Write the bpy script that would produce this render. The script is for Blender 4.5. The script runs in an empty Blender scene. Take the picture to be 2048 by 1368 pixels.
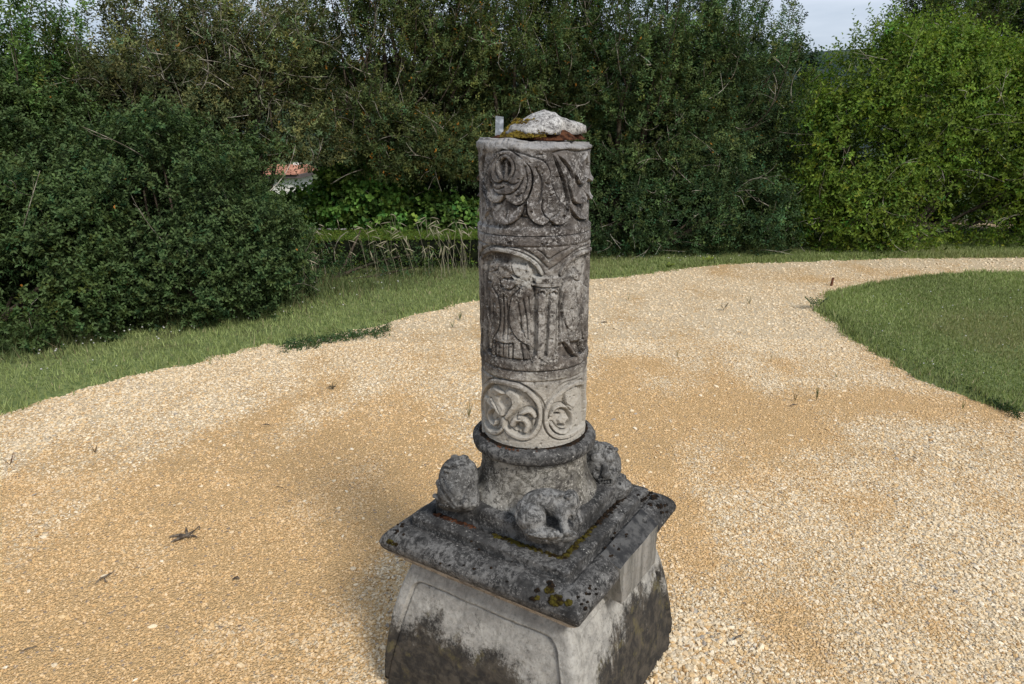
import bpy, math, random
import numpy as np
from math import radians, sin, cos, tan, pi, sqrt, atan2, degrees

scene = bpy.context.scene
COL = scene.collection
# ------------------------------------------------------------------ camera
CAM_H, FPX, PITCH, ROLL = 1.70, 1420.0, 17.0, 0.5
cam_d = bpy.data.cameras.new("camera"); cam = bpy.data.objects.new("camera", cam_d); COL.objects.link(cam)
cam_d.sensor_width = 36.0; cam_d.lens = 36.0 * FPX / 2048.0
cam_d.clip_start = 0.05; cam_d.clip_end = 9000
_p, _t = radians(PITCH), radians(ROLL)
_right = np.array([1.0, 0, 0]); _fwd = np.array([0, cos(_p), -sin(_p)]); _up = np.array([0, sin(_p), cos(_p)])
# image x axis / y(up) axis after roll
R_ = cos(_t) * _right + sin(_t) * _up * -1.0
U_ = sin(_t) * _right + cos(_t) * _up
from mathutils import Matrix, Vector
cam.matrix_world = Matrix(((R_[0], U_[0], -_fwd[0], 0), (R_[1], U_[1], -_fwd[1], 0), (R_[2], U_[2], -_fwd[2], CAM_H), (0, 0, 0, 1)))
scene.camera = cam

# ------------------------------------------------------------------ light
SUN_EL, SUN_AZ = 43.0, 145.0         # azimuth clockwise from +Y: from the right and behind the camera
SUN_STRENGTH, SUN_ANGLE = 1.5, 15.0
SKY_STRENGTH, EXPOSURE = 0.10, 1.15
sd = bpy.data.lights.new("sun", 'SUN'); so = bpy.data.objects.new("sun", sd); COL.objects.link(so)
sd.energy = SUN_STRENGTH; sd.angle = radians(SUN_ANGLE); sd.color = (1.0, 0.96, 0.90)
_el, _az = radians(SUN_EL), radians(SUN_AZ)
sdir = Vector((sin(_az) * cos(_el), cos(_az) * cos(_el), sin(_el)))
so.rotation_euler = sdir.to_track_quat('Z', 'Y').to_euler(); so.location = (3, 2, 12)

world = bpy.data.worlds.new("World"); scene.world = world; world.use_nodes = True
wn = world.node_tree; wn.nodes.clear()
def WN(t, **k):
    n = wn.nodes.new(t)
    for a, b in k.items(): setattr(n, a, b)
    return n
wo = WN('ShaderNodeOutputWorld'); bg = WN('ShaderNodeBackground'); sky = WN('ShaderNodeTexSky', sky_type='NISHITA')
sky.sun_disc = False; sky.sun_elevation = _el; sky.sun_rotation = _az; sky.air_density = 1.0; sky.dust_density = 2.0
tc = WN('ShaderNodeTexCoord'); mp = WN('ShaderNodeMapping'); mp.inputs['Scale'].default_value = (1.2, 1.2, 6.0)
nz = WN('ShaderNodeTexNoise'); nz.inputs['Scale'].default_value = 2.6; nz.inputs['Detail'].default_value = 6
rp = WN('ShaderNodeValToRGB')
rp.color_ramp.elements[0].position = 0.34; rp.color_ramp.elements[0].color = (2.0, 2.35, 2.9, 1)
rp.color_ramp.elements[1].position = 0.66; rp.color_ramp.elements[1].color = (3.6, 3.9, 4.4, 1)
mx = WN('ShaderNodeMix', data_type='RGBA'); mx.inputs[0].default_value = 0.88
wn.links.new(tc.outputs['Generated'], mp.inputs[0]); wn.links.new(mp.outputs[0], nz.inputs['Vector'])
wn.links.new(nz.outputs[0], rp.inputs[0]); wn.links.new(sky.outputs[0], mx.inputs[6]); wn.links.new(rp.outputs[0], mx.inputs[7])
wn.links.new(mx.outputs[2], bg.inputs[0]); bg.inputs[1].default_value = SKY_STRENGTH; wn.links.new(bg.outputs[0], wo.inputs[0])

scene.view_settings.view_transform = 'Standard'; scene.view_settings.look = 'None'
scene.view_settings.exposure = EXPOSURE; scene.view_settings.gamma = 1.0; scene.view_settings.use_curve_mapping = False
scene.render.engine = 'CYCLES'
scene.cycles.max_bounces = 6; scene.cycles.diffuse_bounces = 3; scene.cycles.transmission_bounces = 3
scene.cycles.use_denoising = True

# ------------------------------------------------------------------ geometry of the view, used to survey the photograph
CAMP = np.array([0, 0, CAM_H])
def ray(px, py):
    return _fwd + R_ * ((px - 1024) / FPX) - U_ * ((py - 684) / FPX)
def at_z(px, py, z=0.0):
    r = ray(px, py); return CAMP + r * ((z - CAM_H) / r[2])
def at_y(px, py, y):
    r = ray(px, py); return CAMP + r * (y / r[1])
AX = np.array([0.0626, 1.9262])      # axis of the column on the ground

# ------------------------------------------------------------------ numpy noise
def _hash(ix, iy, iz, seed):
    h = (ix * 374761393 + iy * 668265263 + iz * 2147483647 + seed * 1274126177) & 0xFFFFFFFF
    h = ((h ^ (h >> 13)) * 1274126177) & 0xFFFFFFFF
    h = (h ^ (h >> 16)) & 0xFFFFFFFF
    return (h & 0xFFFFFF) / float(0xFFFFFF)
def vnoise(P, seed=0):
    P = np.asarray(P, dtype=np.float64); F = np.floor(P); f = P - F; f = f * f * (3 - 2 * f); I = F.astype(np.int64)
    out = 0
    for dx in (0, 1):
        wx = f[..., 0] if dx else 1 - f[..., 0]
        for dy in (0, 1):
            wy = f[..., 1] if dy else 1 - f[..., 1]
            for dz in (0, 1):
                wz = f[..., 2] if dz else 1 - f[..., 2]
                out = out + wx * wy * wz * _hash(I[..., 0] + dx, I[..., 1] + dy, I[..., 2] + dz, seed)
    return out
def fbm(P, scale, octaves=4, seed=0, gain=0.5):
    P = np.asarray(P) * scale; a, s, o = 1.0, 0.0, 0.0
    for k in range(octaves):
        o = o + a * (vnoise(P, seed + k * 17) * 2 - 1); s += a; a *= gain; P = P * 2.03 + 11.7
    return o / s
def sstep(a, b, x):
    t = np.clip((x - a) / (b - a), 0, 1); return t * t * (3 - 2 * t)

# ------------------------------------------------------------------ mesh helpers
def link(ob, parent=None):
    COL.objects.link(ob)
    if parent is not None: ob.parent = parent
    return ob
def mesh_obj(name, V, F, mat=None, parent=None, smooth=True, col=None):
    """V (n,3) world coordinates, F int array (m,3|4) or list of such arrays"""
    V = np.asarray(V, dtype=np.float64)
    base = np.zeros(3)
    p = parent
    while p is not None: base = base + np.array(p.location); p = p.parent
    V = V - base
    me = bpy.data.meshes.new(name)
    Fs = F if isinstance(F, (list, tuple)) else [F]
    Fs = [np.asarray(f, dtype=np.int32) for f in Fs if len(f)]
    me.vertices.add(len(V)); me.vertices.foreach_set('co', V.astype(np.float32).ravel())
    nl = sum(f.size for f in Fs); npoly = sum(len(f) for f in Fs)
    me.loops.add(nl); me.polygons.add(npoly)
    me.loops.foreach_set('vertex_index', np.concatenate([f.ravel() for f in Fs]))
    tot = np.concatenate([np.full(len(f), f.shape[1], dtype=np.int32) for f in Fs])
    st = np.concatenate([[0], np.cumsum(tot)[:-1]]).astype(np.int32)
    me.polygons.foreach_set('loop_start', st); me.polygons.foreach_set('loop_total', tot)
    me.update(calc_edges=True); me.validate(verbose=False)
    me.polygons.foreach_set('use_smooth', np.full(len(me.polygons), smooth))
    if col is not None:
        a = me.color_attributes.new('Col', 'FLOAT_COLOR', 'POINT')
        c4 = np.ones((len(V), 4), dtype=np.float32); c4[:, :3] = col; a.data.foreach_set('color', c4.ravel())
    if mat: me.materials.append(mat)
    return link(bpy.data.objects.new(name, me), parent)
def tag(o, label=None, cat=None, group=None, kind=None):
    if label: o['label'] = label
    if cat: o['category'] = cat
    if group: o['group'] = group
    if kind: o['kind'] = kind
    return o
def empty(name, loc, label, cat, group=None):
    o = bpy.data.objects.new(name, None); o.location = loc; o.empty_display_size = 0.1; link(o)
    return tag(o, label, cat, group)
def grid_faces(nu, nv, wrap=False):
    """grid index = j*nu+i , i fastest"""
    i = np.arange(nu if wrap else nu - 1); j = np.arange(nv - 1); I, J = np.meshgrid(i, j)
    I2 = (I + 1) % nu
    return np.stack([J * nu + I, J * nu + I2, (J + 1) * nu + I2, (J + 1) * nu + I], -1).reshape(-1, 4)
class MB:
    def __init__(s): s.V = []; s.F = {3: [], 4: []}; s.n = 0; s.C = []
    def add(s, V, F, col=None):
        V = np.asarray(V, float); F = np.asarray(F)
        s.V.append(V); s.F[F.shape[1]].append(F + s.n); s.n += len(V)
        if col is not None: s.C.append(np.broadcast_to(np.asarray(col, float), (len(V), 3)))
    def build(s, name, mat, parent=None, smooth=True):
        if not s.V: return None
        F = [np.concatenate(f) for f in s.F.values() if f]
        return mesh_obj(name, np.concatenate(s.V), F, mat, parent, smooth, np.concatenate(s.C) if s.C else None)
def tube(P, R, n=5):
    P = np.asarray(P, float); m = len(P); R = np.broadcast_to(np.asarray(R, float), (m,))
    T = np.gradient(P, axis=0); T /= np.linalg.norm(T, axis=1)[:, None] + 1e-9
    ref = np.array([0, 0, 1.0]) if abs(T[:, 2]).mean() < .8 else np.array([1.0, 0, 0])
    A = np.cross(T, ref); A /= np.linalg.norm(A, axis=1)[:, None] + 1e-9; B = np.cross(T, A)
    th = np.arange(n) / n * 2 * pi
    V = P[:, None] + R[:, None, None] * (np.cos(th)[None, :, None] * A[:, None] + np.sin(th)[None, :, None] * B[:, None])
    return V.reshape(-1, 3), grid_faces(n, m, True)
def box(c, s, rot=0):
    x, y, z = np.array(s) / 2
    V = np.array([[-x, -y, -z], [x, -y, -z], [x, y, -z], [-x, y, -z], [-x, -y, z], [x, -y, z], [x, y, z], [-x, y, z]])
    ca, sa = cos(rot), sin(rot); V = V @ np.array([[ca, sa, 0], [-sa, ca, 0], [0, 0, 1]]) + np.array(c)
    F = np.array([[0, 3, 2, 1], [4, 5, 6, 7], [0, 1, 5, 4], [1, 2, 6, 5], [2, 3, 7, 6], [3, 0, 4, 7]])
    return V, F

# ------------------------------------------------------------------ materials
class M:
    def __init__(s, name):
        s.m = bpy.data.materials.new(name); s.m.use_nodes = True; s.t = s.m.node_tree; s.t.nodes.clear()
        s.out = s.n('ShaderNodeOutputMaterial'); s.b = s.n('ShaderNodeBsdfPrincipled'); s.l(s.b.outputs[0], s.out.inputs[0])
        s.co = s.n('ShaderNodeNewGeometry').outputs['Position']
    def n(s, t, **k):
        x = s.t.nodes.new(t)
        for a, b in k.items(): setattr(x, a, b)
        return x
    def l(s, a, b): s.t.links.new(a, b)
    def val(s, x, sock):
        if hasattr(x, 'links') or isinstance(x, bpy.types.NodeSocket): s.l(x, sock)
        elif isinstance(x, (tuple, list)): sock.default_value = tuple(x) + ((1,) if len(x) == 3 and sock.type == 'RGBA' else ())
        else: sock.default_value = x
    def scale(s, v):
        mpn = s.n('ShaderNodeMapping'); mpn.inputs['Scale'].default_value = v; s.l(s.co, mpn.inputs[0]); return mpn.outputs[0]
    def noise(s, scale, detail=4, rough=.55, dist=0, co=None):
        x = s.n('ShaderNodeTexNoise'); x.inputs['Scale'].default_value = scale; x.inputs['Detail'].default_value = detail
        x.inputs['Roughness'].default_value = rough; x.inputs['Distortion'].default_value = dist
        s.l(co or s.co, x.inputs['Vector']); return x.outputs[0]
    def voro(s, scale, co=None, out='Distance', feature='F1'):
        x = s.n('ShaderNodeTexVoronoi', feature=feature); x.inputs['Scale'].default_value = scale; s.l(co or s.co, x.inputs['Vector']); return x.outputs[out]
    def ramp(s, x, a, b, lo=0.0, hi=1.0):
        r = s.n('ShaderNodeMapRange', interpolation_type='SMOOTHSTEP'); s.l(x, r.inputs[0])
        r.inputs[1].default_value = a; r.inputs[2].default_value = b; r.inputs[3].default_value = lo; r.inputs[4].default_value = hi; return r.outputs[0]
    def math(s, op, a, b=0.0):
        x = s.n('ShaderNodeMath', operation=op); s.val(a, x.inputs[0]); s.val(b, x.inputs[1]); return x.outputs[0]
    def mix(s, f, a, b, mode='MIX'):
        x = s.n('ShaderNodeMix', data_type='RGBA', blend_type=mode); s.val(f, x.inputs[0]); s.val(a, x.inputs[6]); s.val(b, x.inputs[7]); return x.outputs[2]
    def attr(s, name, typ='GEOMETRY', out='Color'):
        x = s.n('ShaderNodeAttribute', attribute_type=typ, attribute_name=name); return x.outputs[out]
    def z(s):
        x = s.n('ShaderNodeSeparateXYZ'); s.l(s.co, x.inputs[0]); return x.outputs[2]
    def done(s, col, rough=.85, bump=None, bs=.3, bd=.01, spec=.3):
        s.val(col, s.b.inputs['Base Color']); s.val(rough, s.b.inputs['Roughness']); s.b.inputs['Specular IOR Level'].default_value = spec
        if bump is not None:
            x = s.n('ShaderNodeBump'); x.inputs['Strength'].default_value = bs; x.inputs['Distance'].default_value = bd
            s.l(bump, x.inputs['Height']); s.l(x.outputs[0], s.b.inputs['Normal'])
        return s.m

def stone_mat(name, dark, mid, light, light_amt=.5, white=(.62, .60, .55), speck=.5, black_amt=.5, cream=None, rim=None, patch_at=None, streak=False, seed=0):
    m = M(name)
    mp_ = m.n('ShaderNodeMapping'); mp_.inputs['Location'].default_value = (seed, seed * 2, seed * 3); m.l(m.co, mp_.inputs[0]); m.co = mp_.outputs[0]
    zz = m.n('ShaderNodeSeparateXYZ'); g = m.n('ShaderNodeNewGeometry'); m.l(g.outputs['Position'], zz.inputs[0]); zc = zz.outputs[2]
    big = m.noise(7, 5, .6, .4); med = m.noise(26, 7, .68, .3); fine = m.noise(110, 5, .7)
    c = m.mix(m.ramp(med, .38, .62), dark, mid)
    c = m.mix(m.math('MULTIPLY', m.ramp(big, .42, .6), m.ramp(m.noise(48, 8, .75, .5), .5 - .12 * light_amt, .64 - .12 * light_amt)), c, light)
    c = m.mix(m.math('MULTIPLY', m.ramp(m.noise(130, 7, .8), .51, .58), m.ramp(m.noise(15, 6, .7), .43, .55, .10, .92)), c, tuple(x_ * 1.15 for x_ in light))
    if cream:
        zlo, zhi, cc = cream      # pale below zlo, fades out at zhi
        edge = m.math('ADD', zc, m.math('MULTIPLY', m.math('SUBTRACT', med, .5), .20))
        c = m.mix(m.math('MULTIPLY', m.ramp(edge, zlo, zhi, 1, 0), m.ramp(fine, .28, .5, .45, 1.)), c, cc)
    if patch_at: 
        gp = m.n('ShaderNodeVectorMath', operation='DISTANCE'); g2 = m.n('ShaderNodeNewGeometry'); m.l(g2.outputs['Position'], gp.inputs[0]); gp.inputs[1].default_value = patch_at[:3]; dd = m.math('ADD', gp.outputs['Value'], m.math('MULTIPLY', m.math('SUBTRACT', m.noise(45, 6, .75), .5), .06))
        c = m.mix(m.math('MULTIPLY', m.ramp(dd, patch_at[3] * .7, patch_at[3], 1, 0), m.ramp(fine, .36, .5, .1, .9)), c, (.40, .385, .35))
    if rim: c = m.mix(m.math('MULTIPLY', m.ramp(m.math('ADD', zc, m.math('MULTIPLY', m.math('SUBTRACT', med, .5), .03)), rim[0], rim[1]), .85), c, m.mix(fine, (.16, .155, .15), (.42, .405, .39)))
    c = m.mix(m.math('MULTIPLY', m.ramp(m.noise(85, 9, .85), .575 - .05 * black_amt, .64 - .05 * black_amt), .8), c, (dark[0] * .35, dark[1] * .33, dark[2] * .33))
    vv = m.voro(150); blob = m.math('MULTIPLY', m.ramp(m.math('ADD', vv, m.math('MULTIPLY', m.noise(230, 3), .3)), .16, .40, .65, 0), m.ramp(m.noise(11, 5, .7), .55 - .07 * speck, .66 - .07 * speck))
    blob = m.math('MULTIPLY', blob, m.ramp(m.noise(70, 3), .46, .56))
    c = m.mix(blob, c, white)
    vv2 = m.voro(55); blob2 = m.math('MULTIPLY', m.ramp(m.math('ADD', vv2, m.math('MULTIPLY', m.noise(190, 4, .8), .9)), .50, .58, .8, 0), m.ramp(m.noise(9, 3), .55, .6))
    c = m.mix(m.math('MULTIPLY', blob2, .7), c, white)
    h = m.math('ADD', m.math('MULTIPLY', m.noise(60, 8, .7), 1.0), m.math('MULTIPLY', m.noise(300, 4, .7), .35))
    h = m.math('ADD', h, m.math('MULTIPLY', blob, .12))
    return m.done(c, .9, h, .75, .006, .25)
M_SHAFT = stone_mat('weathered_shaft_stone', (.045, .038, .033), (.135, .116, .10), (.36, .34, .31), .75, speck=.9, cream=(.99, 1.08, (.40, .37, .32)), patch_at=(.040, 1.783, 1.345, .050))
M_SHAFT_TOP = stone_mat('weathered_upper_stone', (.046, .040, .036), (.130, .115, .104), (.34, .325, .31), .65, speck=.4, rim=(1.642, 1.650), seed=3)
M_RIM = stone_mat('pale_broken_rim_stone', (.15, .14, .13), (.26, .25, .24), (.46, .45, .44), .8, speck=.3, seed=4)
M_DARK = stone_mat('dark_lichen_stone', (.019, .0185, .018), (.050, .048, .046), (.15, .145, .138), .45, speck=.4, seed=5)
M_NECK = stone_mat('neck_stone', (.045, .04, .035), (.12, .11, .09), (.36, .34, .30), .7, speck=.9, seed=9)
M_BEAST = stone_mat('beast_stone', (.034, .033, .032), (.088, .085, .08), (.22, .215, .205), .5, speck=.4, seed=7)
M_FILLET = stone_mat('cream_fillet_stone', (.17, .14, .11), (.38, .32, .25), (.48, .41, .33), .8, speck=.2, black_amt=.2, seed=2)
M_BLOCK0 = stone_mat('repair_stone', (.09, .085, .08), (.19, .18, .17), (.28, .27, .25), .4, speck=.2, seed=12)
M_ROCK = stone_mat('pale_rock', (.11, .10, .095), (.40, .385, .36), (.56, .54, .51), .9, speck=.2, black_amt=1.5, seed=8)
def block_mat():
    m = M('repair_block_stone'); st = m.noise(20, 6, .7, 0, m.scale((1, 1, .15))); c = m.mix(m.ramp(st, .35, .65), (.12, .115, .10), (.27, .255, .23))
    c = m.mix(m.math('MULTIPLY', m.ramp(m.noise(90, 7, .8), .56, .63), .7), c, (.05, .048, .045))
    g = m.n('ShaderNodeNewGeometry'); sx = m.n('ShaderNodeSeparateXYZ'); m.l(g.outputs['Normal'], sx.inputs[0])
    top = m.mix(m.ramp(m.noise(26, 7, .7), .4, .62), (.025, .025, .026), (.085, .083, .080)); c = m.mix(m.ramp(sx.outputs[2], .35, .55), c, top)
    return m.done(c, .9, m.noise(60, 8, .7), .7, .006, .25)
M_BLOCK = block_mat()

def pedestal_mat():
    m = M('pedestal_stone'); zc = m.z()
    big = m.noise(5.5, 5, .6, .2); med = m.noise(22, 8, .72, .3); fine = m.noise(75, 8, .78)
    str_ = m.noise(11, 6, .7, 0, m.scale((1, 1, .12)))
    base = m.mix(m.ramp(med, .35, .65), (.25, .24, .22), (.40, .385, .35))
    base = m.mix(m.ramp(fine, .32, .52, .75, 0), base, (.15, .145, .13))
    e = m.math('ADD', zc, m.math('MULTIPLY', m.math('SUBTRACT', big, .5), .42))
    e = m.math('ADD', e, m.math('MULTIPLY', m.math('SUBTRACT', fine, .5), .22))
    e = m.math('ADD', e, m.math('MULTIPLY', m.math('SUBTRACT', str_, .5), .34))
    dp = m.n('ShaderNodeVectorMath', operation='DOT_PRODUCT'); sb = m.n('ShaderNodeVectorMath', operation='SUBTRACT'); sb.inputs[1].default_value = (AX[0], AX[1], 0); m.l(m.co, sb.inputs[0]); m.l(sb.outputs[0], dp.inputs[0]); dp.inputs[1].default_value = (.193, -.981, 0)
    e = m.math('ADD', e, m.math('MULTIPLY', m.ramp(dp.outputs['Value'], .33, .46), .22))
    e = m.math('ADD', e, m.math('MULTIPLY', m.math('SUBTRACT', m.noise(160, 6, .8), .5), .16))
    base = m.mix(m.math('MULTIPLY', m.ramp(m.noise(26, 5, .7, 0, m.scale((1, 1, .07))), .5, .68), .45), base, (.13, .125, .11))
    dark = m.mix(m.ramp(med, .4, .62), (.026, .024, .022), (.075, .064, .050))
    dark = m.mix(m.math('MULTIPLY', m.ramp(m.noise(14, 5, .7), .55, .66), .5), dark, (.13, .11, .045))
    c = m.mix(m.ramp(e, .24, .335, 1, 0), base, dark)
    c = m.mix(m.math('MULTIPLY', m.ramp(m.noise(60, 6, .75), .66, .7), .8), c, (.05, .05, .045))
    return m.done(c, .9, m.math('ADD', m.noise(50, 8, .7), m.math('MULTIPLY', m.noise(260, 4, .7), .4)), .6, .005, .25)
M_PED = pedestal_mat()
m = M('moss'); M_MOSS = m.done(m.mix(m.ramp(m.noise(60, 6), .38, .62), (.022, .014, .006), (.085, .070, .012)), .95, m.noise(500, 3, .8), 1, .004, .1)
m = M('golden_moss'); M_MOSS2 = m.done(m.mix(m.ramp(m.noise(90, 6), .36, .6), (.06, .035, .012), (.26, .19, .03)), .95, m.noise(500, 3, .8), 1, .004, .1)
m = M('red_brown_earth'); M_EARTH = m.done(m.mix(m.ramp(m.noise(70, 6), .4, .6), (.035, .014, .008), (.13, .055, .028)), .95, m.noise(200, 5, .8), 1, .006, .1)
m = M('black_lichen'); M_LICH = m.done(m.mix(m.ramp(m.noise(80, 5), .4, .6), (.010, .009, .008), (.03, .018, .010)), .95, m.noise(400, 4, .8), 1, .004, .1)
m = M('galvanised_metal'); M_METAL = m.done(m.mix(m.ramp(m.noise(60, 5), .4, .6), (.20, .22, .24), (.42, .45, .48)), .6, m.noise(150, 5), .5, .003)
m = M('bark'); M_BARK = m.done(m.mix(m.ramp(m.noise(20, 6), .4, .6), (.035, .026, .018), (.11, .085, .06)), .9, m.noise(60, 6), .8, .01)
m = M('pale_twig'); M_TWIG = m.done(m.mix(m.ramp(m.noise(9, 4), .4, .6), (.12, .10, .075), (.42, .38, .31)), .85, m.noise(60, 6), .5, .004)
m = M('dry_debris'); M_DEBRIS = m.done(m.mix(m.ramp(m.noise(60, 4), .4, .6), (.055, .04, .03), (.15, .12, .09)), .9, m.noise(200, 5), .6, .003)
def leaf_mat(name, rough=.45, trans=.28, spec=.4):
    m = M(name); c = m.attr('Col'); m.done(c, rough, spec=spec)
    tr = m.n('ShaderNodeBsdfTranslucent'); m.l(m.mix(1.0, c, (1.0, 1.15, .55), 'MULTIPLY'), tr.inputs[0])
    mxs = m.n('ShaderNodeMixShader'); mxs.inputs[0].default_value = trans
    m.l(m.b.outputs[0], mxs.inputs[1]); m.l(tr.outputs[0], mxs.inputs[2]); m.l(mxs.outputs[0], m.out.inputs[0]); return m.m
M_LEAF = leaf_mat('evergreen_leaf', .6, .32, .14); M_LEAF2 = leaf_mat('soft_leaf', .6, .38, .16); M_GRASS = leaf_mat('grass_blade', .6, .3, .25)
M_PETAL = leaf_mat('petal', .7, .3, .2)

# ================================================================== GROUND
def poly_sd(X, Y, poly):
    """signed distance (positive inside) from points to a closed polygon"""
    P = np.asarray(poly); n = len(P); d2 = np.full(X.shape, 1e9); inside = np.zeros(X.shape, bool)
    for k in range(n):
        a, b = P[k], P[(k + 1) % n]; e = b - a
        t = np.clip(((X - a[0]) * e[0] + (Y - a[1]) * e[1]) / (e @ e + 1e-12), 0, 1)
        d2 = np.minimum(d2, (X - a[0] - t * e[0]) ** 2 + (Y - a[1] - t * e[1]) ** 2)
        c = ((a[1] > Y) != (b[1] > Y)) & (X < (b[0] - a[0]) * (Y - a[1]) / (b[1] - a[1] + 1e-12) + a[0])
        inside ^= c
    return np.sqrt(d2) * np.where(inside, 1, -1)
edge_far = [(0, 825), (100, 797), (200, 768), (290, 742), (380, 728), (450, 712), (540, 692), (600, 684), (640, 678), (700, 666), (760, 650), (830, 627), (950, 603), (1060, 582), (1180, 560),
            (1300, 546), (1420, 531), (1560, 523), (1700, 518), (1900, 515), (2048, 514)]
ef = [tuple(at_z(*q)[:2]) for q in edge_far]
d0 = np.array(ef[0]) - np.array(ef[1]); d0 = d0 / np.linalg.norm(d0)
ef = [tuple(np.array(ef[0]) + d0 * 9)] + ef + [(ef[-1][0] + 6, ef[-1][1] - .2), (26, ef[-1][1] - 1)]
LAWN_FAR = ef + [(26, 40), (-30, 40), (-30, ef[0][1])]
edge_r = [(2048, 548), (1950, 548), (1850, 556), (1740, 569), (1700, 577), (1655, 590), (1640, 604), (1627, 622), (1650, 640), (1685, 668), (1760, 706), (1850, 755), (1950, 800), (2048, 828)]
er = [tuple(at_z(*q)[:2]) for q in edge_r]
d1 = np.array(er[-1]) - np.array(er[-2]); d1 /= np.linalg.norm(d1)
LAWN_R = [(20, er[0][1] - .6), (12, er[0][1] - .1)] + er + [tuple(np.array(er[-1]) + d1 * 2.5), (14, -2), (20, 0)]
def edge_wobble(X, Y):
    P = np.stack([X, Y, np.zeros_like(X)], -1)
    return .08 * fbm(P, 2.2, 3, 5) + .085 * fbm(P, 9, 3, 8)
def lawn_sd(X, Y):
    w = edge_wobble(X, Y)
    return np.maximum(poly_sd(X, Y, LAWN_FAR), poly_sd(X, Y, LAWN_R)) + w
def terrain_z(X, Y):
    r = np.hypot(X, Y)
    drop = -6.0 * sstep(11.8, 42, r)
    hill = 190 * sstep(600, 2300, r) * (0.75 + .35 * vnoise(np.stack([X, Y, X * 0], -1) * .0013, 3))
    return drop + hill
# big terrain sheet (fields, slopes, far ridge)
rr = np.concatenate([[0, 3, 6, 9, 11.5], np.geomspace(13, 4200, 60)]); th = np.linspace(0, 2 * pi, 160, endpoint=False)
TR, TT = np.meshgrid(rr, th, indexing='ij'); X, Y = TR * np.sin(TT), TR * np.cos(TT)
Z = terrain_z(X, Y) - 0.06
m = M('terrain_grass'); gcol = m.mix(m.ramp(m.noise(.5, 6), .4, .6), (.045, .07, .022), (.085, .105, .04))
gcol = m.mix(m.ramp(m.noise(.004, 6, .6), .42, .55), gcol, (.020, .034, .030)); M_TER = m.done(gcol, .95, m.noise(3, 6), .5, .2, .1)  # bluish woodland tone paints distance haze into the far ridge's colour
tag(mesh_obj('ground', np.stack([X, Y, Z], -1).reshape(-1, 3), grid_faces(160, len(rr), True), M_TER), kind='structure')

# gravel sheet
def patch(X, Y):
    """0 = fine tan sand, 1 = washed pale stone"""
    P = np.stack([X, Y * .6, np.zeros_like(X)], -1)
    v = .56 + .75 * fbm(P, .8, 4, 21) + .75 * fbm(P, 4.0, 4, 4)
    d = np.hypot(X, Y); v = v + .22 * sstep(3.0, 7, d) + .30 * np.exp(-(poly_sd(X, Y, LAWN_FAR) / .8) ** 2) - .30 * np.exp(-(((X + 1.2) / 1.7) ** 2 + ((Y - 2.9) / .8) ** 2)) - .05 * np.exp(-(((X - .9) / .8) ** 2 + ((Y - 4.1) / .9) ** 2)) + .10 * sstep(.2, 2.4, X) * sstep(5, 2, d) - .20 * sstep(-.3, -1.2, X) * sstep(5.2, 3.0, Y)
    return np.clip(v, 0, 1)
gx = np.arange(-11, 14.01, .08); gy = np.arange(-3, 13.01, .08); X, Y = np.meshgrid(gx, gy)
P3 = np.stack([X, Y, X * 0], -1)
Z = .010 * fbm(P3, 1.3, 3, 2) + .004 * fbm(P3, 7, 2, 3) - .004
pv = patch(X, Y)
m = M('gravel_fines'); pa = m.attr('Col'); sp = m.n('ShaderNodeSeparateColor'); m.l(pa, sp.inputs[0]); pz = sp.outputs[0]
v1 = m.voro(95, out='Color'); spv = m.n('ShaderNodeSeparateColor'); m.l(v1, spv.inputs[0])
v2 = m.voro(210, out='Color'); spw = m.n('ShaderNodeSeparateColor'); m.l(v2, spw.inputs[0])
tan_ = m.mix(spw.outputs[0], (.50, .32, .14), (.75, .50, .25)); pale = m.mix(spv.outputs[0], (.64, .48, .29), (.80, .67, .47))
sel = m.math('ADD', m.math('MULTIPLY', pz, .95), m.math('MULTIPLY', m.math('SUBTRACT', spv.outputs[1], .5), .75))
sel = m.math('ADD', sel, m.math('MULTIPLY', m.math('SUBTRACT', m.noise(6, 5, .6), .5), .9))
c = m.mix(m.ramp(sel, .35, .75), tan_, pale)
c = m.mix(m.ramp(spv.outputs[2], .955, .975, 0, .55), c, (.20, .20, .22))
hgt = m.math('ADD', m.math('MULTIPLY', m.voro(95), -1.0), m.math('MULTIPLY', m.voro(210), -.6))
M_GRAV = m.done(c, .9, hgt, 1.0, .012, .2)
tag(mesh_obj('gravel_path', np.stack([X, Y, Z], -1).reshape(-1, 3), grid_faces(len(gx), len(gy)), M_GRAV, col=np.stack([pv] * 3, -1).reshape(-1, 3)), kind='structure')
# lawn sheets: rise out of the gravel along their wavering edges
gx = np.arange(-12, 16.01, .06); gy = np.arange(1.0, 13.01, .06); X, Y = np.meshgrid(gx, gy)
sd_ = lawn_sd(X, Y); Z = np.where(sd_ < 0, np.clip(sd_ * .5, -.05, 0), .028 * sstep(0, .12, sd_)) + .010 * fbm(np.stack([X, Y, X * 0], -1), 1.1, 3, 7) - .004
Z = Z + .02 * sstep(.3, 3, sd_) + np.where(Y > 11.5, terrain_z(X, Y), 0)
m = M('lawn_soil'); c = m.mix(m.ramp(m.noise(30, 6, .7), .4, .6), (.10, .14, .05), (.20, .235, .09))
M_LAWN = m.done(m.mix(m.ramp(m.noise(3, 4), .55, .7, 0, .6), c, (.085, .075, .04)), .95, m.noise(60, 5, .7), .8, .02, .1)
keep = sd_[:-1, :-1] > -.25
F = grid_faces(len(gx), len(gy))[keep.reshape(-1)]
tag(mesh_obj('lawn', np.stack([X, Y, Z], -1).reshape(-1, 3), F, M_LAWN), kind='structure')

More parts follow.
